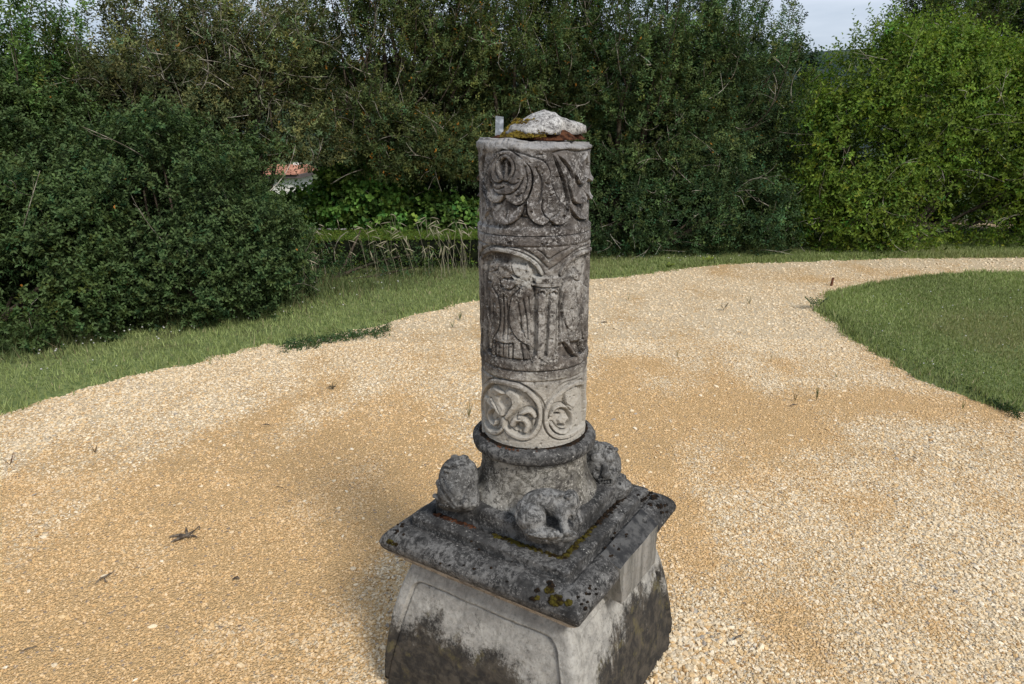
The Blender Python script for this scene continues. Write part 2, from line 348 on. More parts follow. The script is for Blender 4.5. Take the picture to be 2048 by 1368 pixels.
# ================================================================== GRAVEL STONES (geometry nodes on a cloud of points)
rng = np.random.default_rng(11)
def scatter(n, ymin, ymax, spread=.90, pad=.9):
    y = np.sqrt(rng.uniform(ymin ** 2, ymax ** 2, n)); x = rng.uniform(-1, 1, n) * (y * spread + pad); return x, y
parts = []
for n, a, b, s0, s1 in ((160000, 1.15, 3.3, .0032, .0062), (112000, 3.3, 5.6, .0042, .0072), (50000, 5.6, 8.5, .0055, .009), (16000, 8.5, 12, .008, .013)):
    x, y = scatter(n, a, b); p_ = patch(x, y)
    fine_ = fbm(np.stack([x, y, x * 0], -1), 5, 3, 31)
    keepm = rng.random(n) < np.clip(.42 + .75 * p_ + .35 * fine_, .2, 1)
    big = rng.random(n) ** 5
    s = (s0 + (s1 - s0) * rng.random(n)) * (1 + .7 * big) * (.72 + .38 * p_)
    parts.append(np.stack([x, y, s, p_], 1)[keepm])
# rim of loose stones gathered against the pedestal and some bigger pieces everywhere
x, y = scatter(1100, 1.3, 5.0); s = rng.uniform(.008, .0145, 1100) * (1 - .3 * rng.random(1100)); parts.append(np.stack([x, y, s, np.full(1100, .8)], 1))
e1 = np.array([0.54676, 0.83729]); e2 = np.array([0.83729, -0.54676])
a_ = rng.uniform(-.42, .55, 900); h_ = .345 + np.abs(rng.normal(0, .09, 900)); q = AX + a_[:, None] * e1 + h_[:, None] * e2
parts.append(np.stack([q[:, 0], q[:, 1], rng.uniform(.006, .013, 900), np.full(900, .6)], 1))
G = np.concatenate(parts)
dloc = G[:, :2] - AX; inb = (np.abs(dloc @ e1) < .343) & (np.abs(dloc @ e2) < .343)
ok = (~inb) & (lawn_sd(G[:, 0], G[:, 1]) < .01 + rng.normal(0, .03, len(G)))
G = G[ok]; n = len(G)
r1, r2 = rng.random(n), rng.random(n)
zz = .010 * fbm(np.stack([G[:, 0], G[:, 1], G[:, 0] * 0], -1), 1.3, 3, 2) + .004 * fbm(np.stack([G[:, 0], G[:, 1], G[:, 0] * 0], -1), 7, 2, 3) - .004
pal = np.array([(.74, .62, .44), (.69, .54, .34), (.66, .47, .25), (.56, .37, .17), (.80, .71, .56), (.40, .23, .09), (.54, .44, .31), (.29, .27, .25)])
pr_w = np.array([.26, .20, .12, .05, .20, .02, .12, .03]); pr_t = np.array([.14, .24, .27, .18, .07, .06, .03, .01])
cw, ct = np.cumsum(pr_w / pr_w.sum()), np.cumsum(pr_t / pr_t.sum())
iw = np.searchsorted(cw, r1); it = np.searchsorted(ct, r1); idx = np.where(r2 < G[:, 3], iw, it)
gc = pal[np.clip(idx, 0, 7)] * rng.uniform(.85, 1.12, (n, 1))
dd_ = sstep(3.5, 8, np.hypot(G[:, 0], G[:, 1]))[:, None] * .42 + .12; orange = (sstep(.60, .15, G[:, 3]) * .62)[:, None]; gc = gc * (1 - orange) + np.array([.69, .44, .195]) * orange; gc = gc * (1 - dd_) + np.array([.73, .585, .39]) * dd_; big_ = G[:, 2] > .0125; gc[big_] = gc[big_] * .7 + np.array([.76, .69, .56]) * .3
me = bpy.data.meshes.new('gravel_stones'); me.vertices.add(n)
me.vertices.foreach_set('co', np.stack([G[:, 0], G[:, 1], zz + G[:, 2] * .18], 1).astype(np.float32).ravel())
def fattr(me, name, typ, data, key):
    a = me.attributes.new(name, typ, 'POINT'); a.data.foreach_set(key, np.ascontiguousarray(data, dtype=np.float32).ravel())
asp = np.stack([rng.uniform(.8, 1.45, n), rng.uniform(.6, 1.0, n), rng.uniform(.32, .62, n)], 1) * G[:, 2:3]
fattr(me, 'sc', 'FLOAT_VECTOR', asp, 'vector')
fattr(me, 'rt', 'FLOAT_VECTOR', np.stack([rng.normal(0, .28, n), rng.normal(0, .28, n), rng.uniform(0, 6.28, n)], 1), 'vector')
fattr(me, 'tint', 'FLOAT_VECTOR', gc, 'vector')
stones = link(bpy.data.objects.new('gravel_stones', me))
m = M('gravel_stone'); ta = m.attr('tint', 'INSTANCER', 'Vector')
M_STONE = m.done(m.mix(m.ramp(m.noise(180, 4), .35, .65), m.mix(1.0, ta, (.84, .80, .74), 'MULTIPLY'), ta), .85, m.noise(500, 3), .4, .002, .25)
gt = bpy.data.node_groups.new('stone_scatter', 'GeometryNodeTree')
gt.interface.new_socket('Geometry', in_out='INPUT', socket_type='NodeSocketGeometry'); gt.interface.new_socket('Geometry', in_out='OUTPUT', socket_type='NodeSocketGeometry')
N = gt.nodes.new; Lk = gt.links.new
gi, go = N('NodeGroupInput'), N('NodeGroupOutput'); g2i = N('GeometryNodeGeometryToInstance')
for k in range(5):
    ico = N('GeometryNodeMeshIcoSphere'); ico.inputs['Radius'].default_value = 1.0; ico.inputs['Subdivisions'].default_value = 2 if k < 3 else 1
    sp_ = N('GeometryNodeSetPosition'); nt = N('ShaderNodeTexNoise'); nt.noise_dimensions = '4D'; nt.inputs['W'].default_value = k * 7.3 + 1; nt.inputs['Scale'].default_value = .9; nt.inputs['Detail'].default_value = 1
    vs = N('ShaderNodeVectorMath'); vs.operation = 'SUBTRACT'; vs.inputs[1].default_value = (.5, .5, .5)
    vm = N('ShaderNodeVectorMath'); vm.operation = 'SCALE'; vm.inputs['Scale'].default_value = 1.9
    Lk(nt.outputs['Color'], vs.inputs[0]); Lk(vs.outputs[0], vm.inputs[0]); Lk(ico.outputs[0], sp_.inputs[0]); Lk(vm.outputs[0], sp_.inputs['Offset'])
    sm_ = N('GeometryNodeSetMaterial'); sm_.inputs['Material'].default_value = M_STONE; Lk(sp_.outputs[0], sm_.inputs[0])
    Lk(sm_.outputs[0], g2i.inputs[0])
iop = N('GeometryNodeInstanceOnPoints'); iop.inputs['Pick Instance'].default_value = True
na = {}
for nm in ('sc', 'rt'):
    a = N('GeometryNodeInputNamedAttribute'); a.data_type = 'FLOAT_VECTOR'; a.inputs[0].default_value = nm; na[nm] = a.outputs[0]
m2p = N('GeometryNodeMeshToPoints')
Lk(gi.outputs[0], m2p.inputs[0]); Lk(m2p.outputs[0], iop.inputs[0]); Lk(g2i.outputs[0], iop.inputs['Instance']); Lk(na['rt'], iop.inputs['Rotation']); Lk(na['sc'], iop.inputs['Scale'])
Lk(iop.outputs[0], go.inputs[0])
md = stones.modifiers.new('scatter', 'NODES'); md.node_group = gt
me.materials.append(M_STONE)
tag(stones, 'loose tan and cream gravel stones covering the path', 'gravel', kind='stuff')

# ================================================================== THE MONUMENT
mon = empty('carved_column_monument', (AX[0], AX[1], 0), 'weathered carved stone column on a square pedestal standing in the gravel', 'column')
S3 = np.array([AX[0], AX[1], 0])
def shaft_r(z): return .1497 + .0037 * (z - .85) / .8
def px_cyl(px, py, r=.1515):
    a = ray(px, py); A = a[0] ** 2 + a[1] ** 2; B = -2 * (a[0] * AX[0] + a[1] * AX[1]); C_ = AX @ AX - r * r
    D = B * B - 4 * A * C_
    t = (-B - sqrt(max(D, 0))) / (2 * A); q = a[:2] * t - AX
    return atan2(q[0], -q[1]) * .1515, CAM_H + t * a[2]
def spline(P, step=.003):
    P = np.asarray(P, float)
    if len(P) < 3: n = max(2, int(np.linalg.norm(P[1] - P[0]) / step)); return P[0] + (P[1] - P[0]) * np.linspace(0, 1, n)[:, None]
    Q = np.vstack([2 * P[0] - P[1], P, 2 * P[-1] - P[-2]]); out = []
    for k in range(1, len(Q) - 2):
        p0, p1, p2, p3 = Q[k - 1:k + 3]; n = max(2, int(np.linalg.norm(p2 - p1) / step)); t = np.linspace(0, 1, n, endpoint=False)[:, None]
        out.append(.5 * (2 * p1 + (p2 - p0) * t + (2 * p0 - 5 * p1 + 4 * p2 - p3) * t ** 2 + (3 * p1 - p0 - 3 * p2 + p3) * t ** 3))
    return np.vstack(out + [P[-1:]])
def line_dist(U, Zg, P):
    d = np.full(U.shape, 9.0); sg = np.ones(U.shape); tt = np.zeros(U.shape); n = len(P) - 1
    for k in range(n):
        a, b = P[k], P[k + 1]; e = b - a; L = e @ e + 1e-12
        t = ((U - a[0]) * e[0] + (Zg - a[1]) * e[1]) / L; tc_ = np.clip(t, 0, 1)
        dx, dz = U - a[0] - tc_ * e[0], Zg - a[1] - tc_ * e[1]; dd = np.hypot(dx, dz); mk = dd < d
        d[mk] = dd[mk]; sg[mk] = np.sign(e[0] * dz - e[1] * dx)[mk]; tt[mk] = ((k + tc_) / n)[mk]
    return d, sg, tt
class Relief:
    def __init__(s, U, Z): s.U, s.Z = U, Z; s.H = np.zeros(U.shape); s.cap = None
    def _reg(s, P, w):
        mk = (s.U > P[:, 0].min() - w) & (s.U < P[:, 0].max() + w) & (s.Z > P[:, 1].min() - w) & (s.Z < P[:, 1].max() + w); return mk
    def stroke(s, P, f, w):
        P = spline(P, .006)
        for off in (0, pi * .1515, -pi * .1515):         # the hidden side repeats the carving
            Q = P + np.array([off, 0]); mk = s._reg(Q, w)
            if not mk.any(): continue
            u, z = s.U[mk], s.Z[mk]; d, sg, t = line_dist(u, z, Q); h0 = s.H[mk]; s.H[mk] = h0 + 1.75 * (f(h0, d, sg, t) - h0)
    def groove(s, P, g=.004, w=.0028): s.stroke(P, lambda H, d, sg, t: H - g * np.exp(-(d / w) ** 2), w * 4)
    def roll(s, P, h=.006, w=.006, g=.003):
        s.stroke(P, lambda H, d, sg, t: H + h * np.sqrt(np.clip(1 - (d / w) ** 2, 0, 1)) - g * np.exp(-((d - w * 1.25) / (w * .4)) ** 2), w * 3.2)
    def lip(s, P, inner, h=.007, w=.014, g=.0035):
        Ps = spline(P, .004); _, sg0, _ = line_dist(np.array([inner[0]]), np.array([inner[1]]), Ps); k = sg0[0]
        def f(H, d, sg, t):
            env = np.clip(np.minimum(t, 1 - t) * 8, 0, 1) * .6 + .4
            ins = (sg == k); return H + env * np.where(ins, h * np.exp(-d / w) * sstep(0, .0014, d), -g * np.exp(-(d / .0032) ** 2))
        s.stroke(P, f, w * 4)
    def region(s, P, h, bevel=.003):
        P = np.asarray(P)
        for off in (0, pi * .1515, -pi * .1515):
            Q = P + np.array([off, 0]); mk = s._reg(Q, .01)
            if not mk.any(): continue
            sdd = poly_sd(s.U[mk], s.Z[mk], Q); s.H[mk] += h * sstep(-bevel, bevel, sdd)
def z1(*pts): return [px_cyl(900 + x / 4.561, 200 + y / 4.561) for x, y in pts]
def z2(*pts): return [px_cyl(900 + x / 4.022, 440 + y / 4.022) for x, y in pts]
def z3(*pts): return [px_cyl(900 + x / 5.689, 720 + y / 5.689) for x, y in pts]

def make_drum(name, zlo, zhi, mat, carve, label=None, nz=None, top=False, bottom_in=0.0):
    tf = np.linspace(-105, 105, 470); tb = np.linspace(105, 255, 112)[1:-1]; T = np.radians(np.concatenate([tf, tb])); nu = len(T)
    nz = nz or int((zhi - zlo) / .00135)
    zs = np.linspace(zlo, zhi, nz); TT, ZZ = np.meshgrid(T, zs); U = TT.copy(); U[U > pi] -= 2 * pi; U *= .1515
    rel = Relief(U, ZZ); carve(rel)
    ra = shaft_r(ZZ); P = np.stack([np.sin(TT) * .15, -np.cos(TT) * .15, ZZ], -1)
    rough = .0018 * fbm(P, 28, 4, 40) + .0011 * fbm(P, 110, 3, 50, .6)
    pits = fbm(P, 75, 2, 60); rough = rough - .0045 * sstep(.42, .62, pits) + .0007 * fbm(P, 300, 2, 55)
    rel.H = np.where(rel.H > 0, .0038 * np.tanh(rel.H / .0038), rel.H); er = fbm(P, 9, 2, 70); H = rel.H * 1.15 * (1 - .3 * sstep(.3, .6, er)) + rough
    Zd = ZZ.copy()
    if top:
        t = sstep(zhi - .03, zhi, ZZ); ch = .5 + .5 * fbm(P * np.array([1, 1, .35]), 22, 4, 81)
        H = H - t * t * (.004 + .040 * sstep(.42, .75, ch)) - .006 * sstep(.8, 1, t) + t * .004 * fbm(P, 35, 3, 83)
        Zd = Zd + t * (.010 * fbm(P, 16, 3, 90) - .004)
        tilt = np.sin(TT); Zd = Zd + t * (-.007 * tilt)
    edge = np.minimum(ZZ - zlo, zhi - ZZ)
    if not top: H = H - .004 * np.exp(-(edge / .003) ** 2)
    R = ra + H
    V = np.stack([AX[0] + R * np.sin(TT), AX[1] - R * np.cos(TT), Zd], -1).reshape(-1, 3); F = grid_faces(nu, nz, True)
    # caps
    def cap(row, zc, flip, rings=5):
        nonlocal V, F
        base = np.arange(nu) + row * nu; prev = base; 
        for k in range(1, rings):
            f_ = 1 - k / rings; Vp = V[base].copy(); Vp[:, :2] = AX + (Vp[:, :2] - AX) * f_
            Vp[:, 2] = Vp[:, 2] * f_ + zc * (1 - f_) + .002 * fbm(Vp, 40, 3, 7); idx = np.arange(nu) + len(V); V = np.vstack([V, Vp])
            nx = np.roll(np.arange(nu), -1); q = np.stack([prev, prev[nx], idx[nx], idx], 1)
            F = np.vstack([F, q]); prev = idx
        V = np.vstack([V, [[AX[0], AX[1], zc]]]); tri = np.stack([prev, np.roll(prev, -1), np.full(nu, len(V) - 1)], 1)
        return tri
    tris = cap(nz - 1, zhi - (.004 if top else 0), False)
    o = mesh_obj(name, V, [F, tris], mat, mon, True)
    if label: o['label'] = label
    return o

def carve_upper(r):
    r.H -= .0065 * sstep(1.447, 1.455, r.Z) * sstep(1.656, 1.628, r.Z)
    r.region(z1((350, 870), (355, 640), (430, 490), (520, 465), (640, 520), (735, 620), (745, 740), (700, 920), (600, 960), (500, 870), (400, 930)), .004)
    r.lip(z1((345, 870), (355, 640), (430, 490), (520, 465), (620, 510), (725, 610), (745, 730), (725, 840), (690, 930)), z1((540, 640))[0], .007, .012)
    r.lip(z1((600, 480), (720, 520), (850, 560), (905, 640), (920, 720), (935, 800), (990, 920), (1040, 1010), (1065, 1080)), z1((800, 760))[0], .010, .020)
    r.lip(z1((640, 530), (720, 600), (760, 700), (750, 800), (710, 900)), z1((850, 700))[0], .005, .012)
    r.lip(z1((300, 470), (280, 620), (290, 780), (330, 890), (350, 1000), (312, 1065)), z1((270, 900))[0], .006, .010)
    r.lip(z1((430, 530), (380, 620), (395, 720), (450, 755), (498, 705)), z1((450, 650))[0], .008, .009)
    r.lip(z1((498, 705), (560, 762), (620, 752), (668, 708)), z1((580, 690))[0], .008, .009)
    r.lip(z1((372, 700), (395, 790), (440, 850), (498, 858)), z1((460, 790))[0], .008, .009)
    r.lip(z1((500, 858), (560, 850), (620, 800), (668, 712)), z1((560, 790))[0], .007, .009)
    r.lip(z1((345, 872), (385, 928), (440, 936), (480, 900), (498, 862)), z1((440, 880))[0], .010, .009, .006)
    r.lip(z1((500, 862), (530, 915), (590, 958), (650, 950), (698, 895), (740, 800)), z1((600, 890))[0], .010, .010, .006)
    r.region(z1((455, 545), (510, 528), (560, 580), (558, 650), (515, 710), (470, 670), (450, 600)), -.009)
    r.roll(z1((440, 590), (465, 535), (510, 512), (560, 550), (578, 620), (555, 690), (515, 728), (465, 700), (440, 640), (440, 590)), .005, .004)
    r.roll(z1((520, 560), (512, 640), (515, 720)), .006, .005, .001)
    r.lip(z1((385, 950), (400, 1050), (440, 1110), (500, 1138), (570, 1122), (640, 1060), (672, 960)), z1((510, 1030))[0], .008, .014)
    r.groove(z1((505, 870), (508, 960), (500, 1080)), .003)
    r.lip(z1((700, 930), (710, 1040), (760, 1110), (830, 1142), (880, 1125), (905, 1090)), z1((790, 1020))[0], .010, .013, .006)
    r.lip(z1((845, 900), (830, 980), (860, 1060), (902, 1088)), z1((800, 980))[0], .006, .010)
    r.lip(z1((905, 1090), (950, 1132), (1010, 1136), (1060, 1108)), z1((980, 1060))[0], .009, .010, .006)
    r.lip(z1((985, 930), (1000, 1010), (965, 1062), (908, 1088)), z1((1040, 1010))[0], .006, .009)
    r.lip(z1((1080, 690), (1085, 780), (1110, 880), (1135, 930), (1190, 950), (1230, 925), (1248, 880)), z1((1170, 850))[0], .009, .012, .006)
    r.lip(z1((1150, 690), (1180, 760), (1215, 768), (1250, 715)), z1((1200, 700))[0], .008, .009)
    r.lip(z1((1252, 720), (1285, 745), (1305, 700)), z1((1285, 690))[0], .008, .009)
    r.lip(z1((1250, 860), (1270, 910), (1300, 880)), z1((1280, 850))[0], .008, .009)
    r.region(z1((1235, 560), (1270, 510), (1290, 600), (1270, 680), (1240, 660)), -.007)
    r.lip(z1((1200, 640), (1215, 540), (1260, 480)), z1((1260, 600))[0], .006, .009)
    r.lip(z1((960, 520), (1010, 640), (1050, 760), (1080, 900), (1090, 1020)), z1((1120, 760))[0], .006, .010, .005)
    r.lip(z1((1010, 520), (1080, 600), (1120, 700)), z1((1120, 560))[0], .006, .009, .005)
    r.lip(z1((1110, 1000), (1150, 1060), (1200, 1090), (1260, 1080)), z1((1180, 1020))[0], .007, .009, .005)
    r.lip(z1((560, 480), (640, 540), (690, 640), (700, 760), (670, 860)), z1((640, 700))[0], .005, .008, .004)
    r.groove(z1((380, 760), (430, 820), (490, 800)), .004); r.groove(z1((600, 880), (660, 860), (700, 800)), .004)
    r.groove(z1((780, 620), (830, 720), (830, 840), (800, 930)), .004, .003)
    r.groove(z1((950, 480), (1060, 450), (1180, 470), (1300, 440)), .003)
def carve_middle(r):
    # round headed niches, drawn once in the photograph and repeated round the shaft
    r.region(z2((295, 1040), (290, 330), (320, 262), (440, 268), (560, 300), (650, 345), (700, 400), (735, 450), (690, 470), (690, 1080), (640, 1140), (330, 1085)), -.011)
    r.region(z2((900, 500), (930, 400), (990, 330), (1080, 280), (1150, 250), (1150, 1040), (1090, 1085), (960, 1120), (870, 1080), (880, 540)), -.010)
    r.roll(z2((258, 1050), (262, 700), (262, 340), (290, 268), (345, 238), (450, 250), (560, 280), (650, 325), (705, 375), (738, 432)), .0055, .005)
    r.groove(z2((240, 300), (262, 235), (340, 205), (470, 215), (600, 245), (700, 300), (780, 380)), .0045)
    r.groove(z2((1130, 185), (1050, 225), (960, 280), (880, 350), (800, 400)), .0045)
    r.roll(z2((1135, 232), (1050, 268), (970, 318), (920, 372), (890, 432)), .0055, .005)
    r.lip(z2((690, 240), (740, 270), (790, 325)), z2((700, 320))[0], .005, .01); r.lip(z2((990, 215), (880, 270), (800, 325)), z2((900, 330))[0], .005, .01)
    # robed figure in the left niche
    r.region(z2((320, 352), (345, 330), (380, 335), (390, 352), (470, 350), (505, 362), (560, 372), (625, 365), (655, 400), (662, 560), (655, 700), (660, 900), (650, 1130), (330, 1082), (318, 900), (300, 700), (305, 450)), .013, .006)
    r.lip(z2((330, 360), (375, 345), (385, 390), (350, 410)), z2((350, 380))[0], .006, .006); r.lip(z2((500, 375), (530, 440), (570, 470)), z2((600, 400))[0], .006, .01)
    hu, hz = z2((490, 480))[0]; hd = np.hypot((r.U - hu) / .036, (r.Z - hz) / .034)          # broken head and shoulders
    Q = np.stack([r.U, r.Z, r.U * 0], -1); r.H += sstep(1.15, .8, hd) * (.0065 * fbm(Q, 75, 4, 301) - .001)
    r.lip(z2((410, 480), (430, 535), (480, 560), (525, 525)), z2((470, 490))[0], .006, .008, .004)
    r.groove(z2((440, 470), (455, 480)), .006, .003); r.groove(z2((495, 465), (510, 478)), .006, .003); r.lip(z2((505, 450), (545, 470), (570, 455)), z2((540, 490))[0], .006, .006)
    r.lip(z2((345, 545), (385, 620), (400, 740), (390, 860), (345, 960), (328, 1080)), z2((330, 800))[0], .009, .010, .006)
    r.lip(z2((560, 560), (505, 620), (482, 740), (492, 860), (545, 950), (625, 1005)), z2((570, 780))[0], .010, .012, .006)
    for a_, b_ in (((430, 600), (425, 940)), ((455, 620), (460, 950)), ((540, 640), (575, 900)), ((590, 640), (625, 960)), ((630, 620), (650, 1080)), ((350, 640), (345, 860)), ((320, 560), (312, 900)), ((560, 830), (640, 1080))):
        r.groove(z2(a_, ((a_[0] + b_[0]) / 2 + 8, (a_[1] + b_[1]) / 2), b_), .0035, .0026)
    r.lip(z2((360, 962), (430, 985), (505, 990)), z2((430, 900))[0], .007, .010, .006)
    for xx in (395, 430, 470): r.groove(z2((xx, 995), (xx - 2, 1100)), .003, .0022)
    r.groove(z2((505, 990), (500, 1120)), .005); r.groove(z2((368, 985), (365, 1080)), .005); r.groove(z2((570, 1000), (590, 1120)), .005); r.groove(z2((615, 1010), (640, 1130)), .004)
    r.roll(z2((300, 700), (325, 850), (300, 1000)), .004, .005, .002)
    # coupled colonnettes between the niches
    r.roll(z2((735, 620), (735, 850), (728, 1075)), .007, .0095); r.roll(z2((830, 620), (822, 850), (808, 1075)), .007, .0095)
    for cx, cy in ((738, 590), (832, 592)):
        r.roll(z2(*[(cx + (6 + 4 * a) * cos(a), cy + (6 + 4.6 * a) * sin(a)) for a in np.linspace(0, 2.6 * pi, 12)]), .0028, .0032, .0015)
    r.region(z2((662, 455), (900, 462), (885, 520), (690, 515)), .009); r.roll(z2((668, 520), (780, 530), (885, 522)), .006, .004)
    r.region(z2((660, 1165), (690, 1085), (860, 1075), (905, 1130), (890, 1165)), .008, .005)
    # figure in the right niche
    r.region(z2((930, 470), (1000, 395), (1055, 420), (1055, 500), (1100, 540), (1110, 760), (1085, 960), (980, 980), (880, 990), (900, 760), (890, 560)), .013, .006)
    r.lip(z2(*[(1020 + 38 * cos(a), 440 + 44 * sin(a)) for a in np.linspace(0, 2 * pi, 9)]), z2((1020, 440))[0], .007, .008)
    r.lip(z2((990, 520), (1012, 640), (1028, 780), (1002, 920), (980, 972)), z2((960, 760))[0], .009, .014, .005)
    r.lip(z2((925, 560), (905, 700), (930, 840), (985, 900)), z2((950, 700))[0], .006, .012)
    r.lip(z2((1090, 560), (1060, 700), (1050, 850), (1070, 960)), z2((1090, 760))[0], .007, .010)
    for a_, b_ in (((915, 600), (905, 900)), ((940, 580), (945, 930)), ((970, 560), (985, 900)), ((1075, 620), (1080, 930))): r.groove(z2(a_, ((a_[0] + b_[0]) / 2 - 6, (a_[1] + b_[1]) / 2), b_), .0035, .0026)
    r.roll(z2((935, 975), (985, 1050), (1030, 1095)), .008, .006); r.roll(z2((1060, 975), (1075, 1050)), .007, .006)
def carve_lower(r):
    r.region(z3((395, 700), (400, 350), (470, 270), (640, 290), (800, 340), (900, 410), (985, 520), (1000, 640), (980, 760), (900, 850), (830, 870), (700, 830), (605, 760), (560, 800), (470, 820)), -.010)
    r.region(z3((1530, 290), (1440, 290), (1320, 350), (1220, 440), (1150, 520), (1120, 640), (1150, 760), (1230, 830), (1350, 830), (1480, 780), (1560, 700)), -.010)
    r.roll(z3((385, 830), (368, 660), (365, 480), (385, 340), (435, 262), (500, 245), (640, 265), (800, 315), (930, 405), (1010, 510), (1030, 630), (1005, 760), (935, 860), (840, 895), (740, 872), (660, 820), (610, 745), (602, 680)), .0065, .0062, .004)
    r.roll(z3((602, 690), (592, 770), (530, 828), (460, 818), (400, 740), (376, 600)), .0065, .006, .003)
    r.roll(z3((1500, 250), (1420, 275), (1310, 335), (1215, 420), (1130, 510), (1095, 620), (1100, 740), (1150, 830), (1240, 878), (1360, 860), (1470, 790)), .0065, .0062, .004)
    r.groove(z3((480, 200), (640, 235), (800, 275), (930, 350), (1040, 450), (1085, 545)), .004); r.groove(z3((1090, 470), (1180, 380), (1300, 270), (1480, 200)), .004)
    r.region(z3((430, 330), (490, 312), (560, 350), (602, 385), (545, 400), (548, 480), (600, 560), (602, 680), (540, 600), (440, 510), (388, 450), (400, 415), (435, 425)), .008, .004)
    r.lip(z3((440, 330), (400, 440), (470, 530), (540, 610), (600, 700)), z3((500, 480))[0], .006, .010)
    r.lip(z3((500, 320), (560, 350), (605, 385)), z3((540, 400))[0], .005, .008)
    r.roll(z3((450, 560), (420, 620), (440, 700), (490, 740), (505, 700)), .006, .005)
    r.roll(z3((460, 450), (520, 560), (560, 650)), .003, .004, .002)
    r.region(z3((618, 385), (660, 350), (740, 365), (795, 420), (800, 500), (760, 560), (690, 640), (620, 700), (605, 660), (660, 590), (700, 520), (690, 440)), .008, .004)
    r.lip(z3((620, 380), (685, 430), (705, 510), (650, 590), (606, 680)), z3((740, 480))[0], .006, .012)
    r.lip(z3((690, 360), (770, 410), (795, 500)), z3((720, 460))[0], .005, .008)
    r.roll(z3((700, 740), (730, 690), (790, 680), (850, 700), (880, 760), (860, 815)), .007, .009, .003)
    r.roll(z3((790, 640), (850, 600), (920, 595), (965, 645)), .007, .008, .003)
    r.region(z3((725, 760), (760, 745), (800, 780), (790, 815), (745, 805)), -.010, .002)
    r.region(z3((1320, 360), (1380, 320), (1450, 290), (1470, 380), (1445, 500), (1385, 570), (1325, 500), (1310, 420)), .009, .005)
    r.lip(z3((1310, 420), (1325, 500), (1385, 570), (1440, 500), (1465, 380), (1440, 300)), z3((1400, 420))[0], .005, .010)
    r.roll(z3((1145, 640), (1195, 560), (1280, 528), (1370, 570), (1402, 660), (1390, 760), (1310, 825), (1225, 810), (1165, 745)), .0065, .0058, .003)
    r.region(z3((1240, 690), (1290, 640), (1360, 650), (1385, 720), (1340, 790), (1270, 790)), .008, .004)
    for cx, cy, ra_, rb in ((1475, 400, 18, 40), (1460, 510, 18, 34), (1355, 722, 30, 40), (1278, 752, 34, 22), (1240, 628, 45, 14), (1440, 720, 12, 30)):
        r.region(z3(*[(cx + ra_ * cos(a), cy + rb * sin(a)) for a in np.linspace(0, 2 * pi, 10, endpoint=False)]), -.014, .0015)
Z_A, Z_B, Z_L, Z_C, Z_D, Z_0, Z_T = 1.4336, 1.4047, 1.097, 1.0733, 1.0437, .838, 1.666
make_drum('upper_drum', Z_A, Z_T, M_SHAFT_TOP, carve_upper, 'top drum carved with palmette scrolls under a chipped pale rim', top=True)
make_drum('band', Z_B, Z_A - .0006, M_SHAFT_TOP, lambda r: None)
make_drum('middle_drum', Z_C + .0006, Z_B - .0006, M_SHAFT, carve_middle, 'middle drum carved with robed figures under round arches')
make_drum('band', Z_D, Z_C, M_SHAFT, lambda r: None)
make_drum('lower_drum', Z_0, Z_D - .0006, M_SHAFT, carve_lower, 'pale lower drum carved with leaf roundels')
# ledge under the niches
def lathe(name, prof, mat, seed, amp=.002, n=260, step=.004):
    P = spline(prof, step) if len(prof) > 2 else np.asarray(prof); T = np.linspace(0, 2 * pi, n, endpoint=False)
    RR, TT = np.meshgrid(P[:, 0], T, indexing='ij'); ZZ = np.repeat(P[:, 1][:, None], n, 1)
    Q = np.stack([RR * np.sin(TT), -RR * np.cos(TT), ZZ], -1); nn = amp * fbm(Q, 30, 4, seed) + amp * .6 * fbm(Q, 110, 3, seed + 3) + amp * 1.5 * fbm(Q, 8, 2, seed + 6)
    RR = RR + nn; V = np.stack([AX[0] + RR * np.sin(TT), AX[1] - RR * np.cos(TT), ZZ + nn * .5], -1).reshape(-1, 3)
    return mesh_obj(name, V, grid_faces(n, len(P), True), mat, mon)
lathe('fillet_ring', [(.146, 1.099), (.1518, 1.0985), (.1532, 1.095), (.1536, 1.084), (.1528, 1.0765), (.147, 1.0745)], M_SHAFT, 3, .0009)
# torus and flared neck
lathe('torus_ring', [(.150, .850), (.160, .848), (.1705, .844), (.1790, .834), (.1805, .822), (.1770, .811), (.168, .804), (.159, .8005), (.150, .8000)], M_DARK, 11, .0016)
lathe('neck', [(.130, .803), (.154, .801), (.1555, .790), (.1545, .770), (.1560, .745), (.1605, .720), (.168, .697), (.179, .678), (.188, .6655), (.190, .655)], M_NECK, 13, .002)
for k in range(7):
    pass

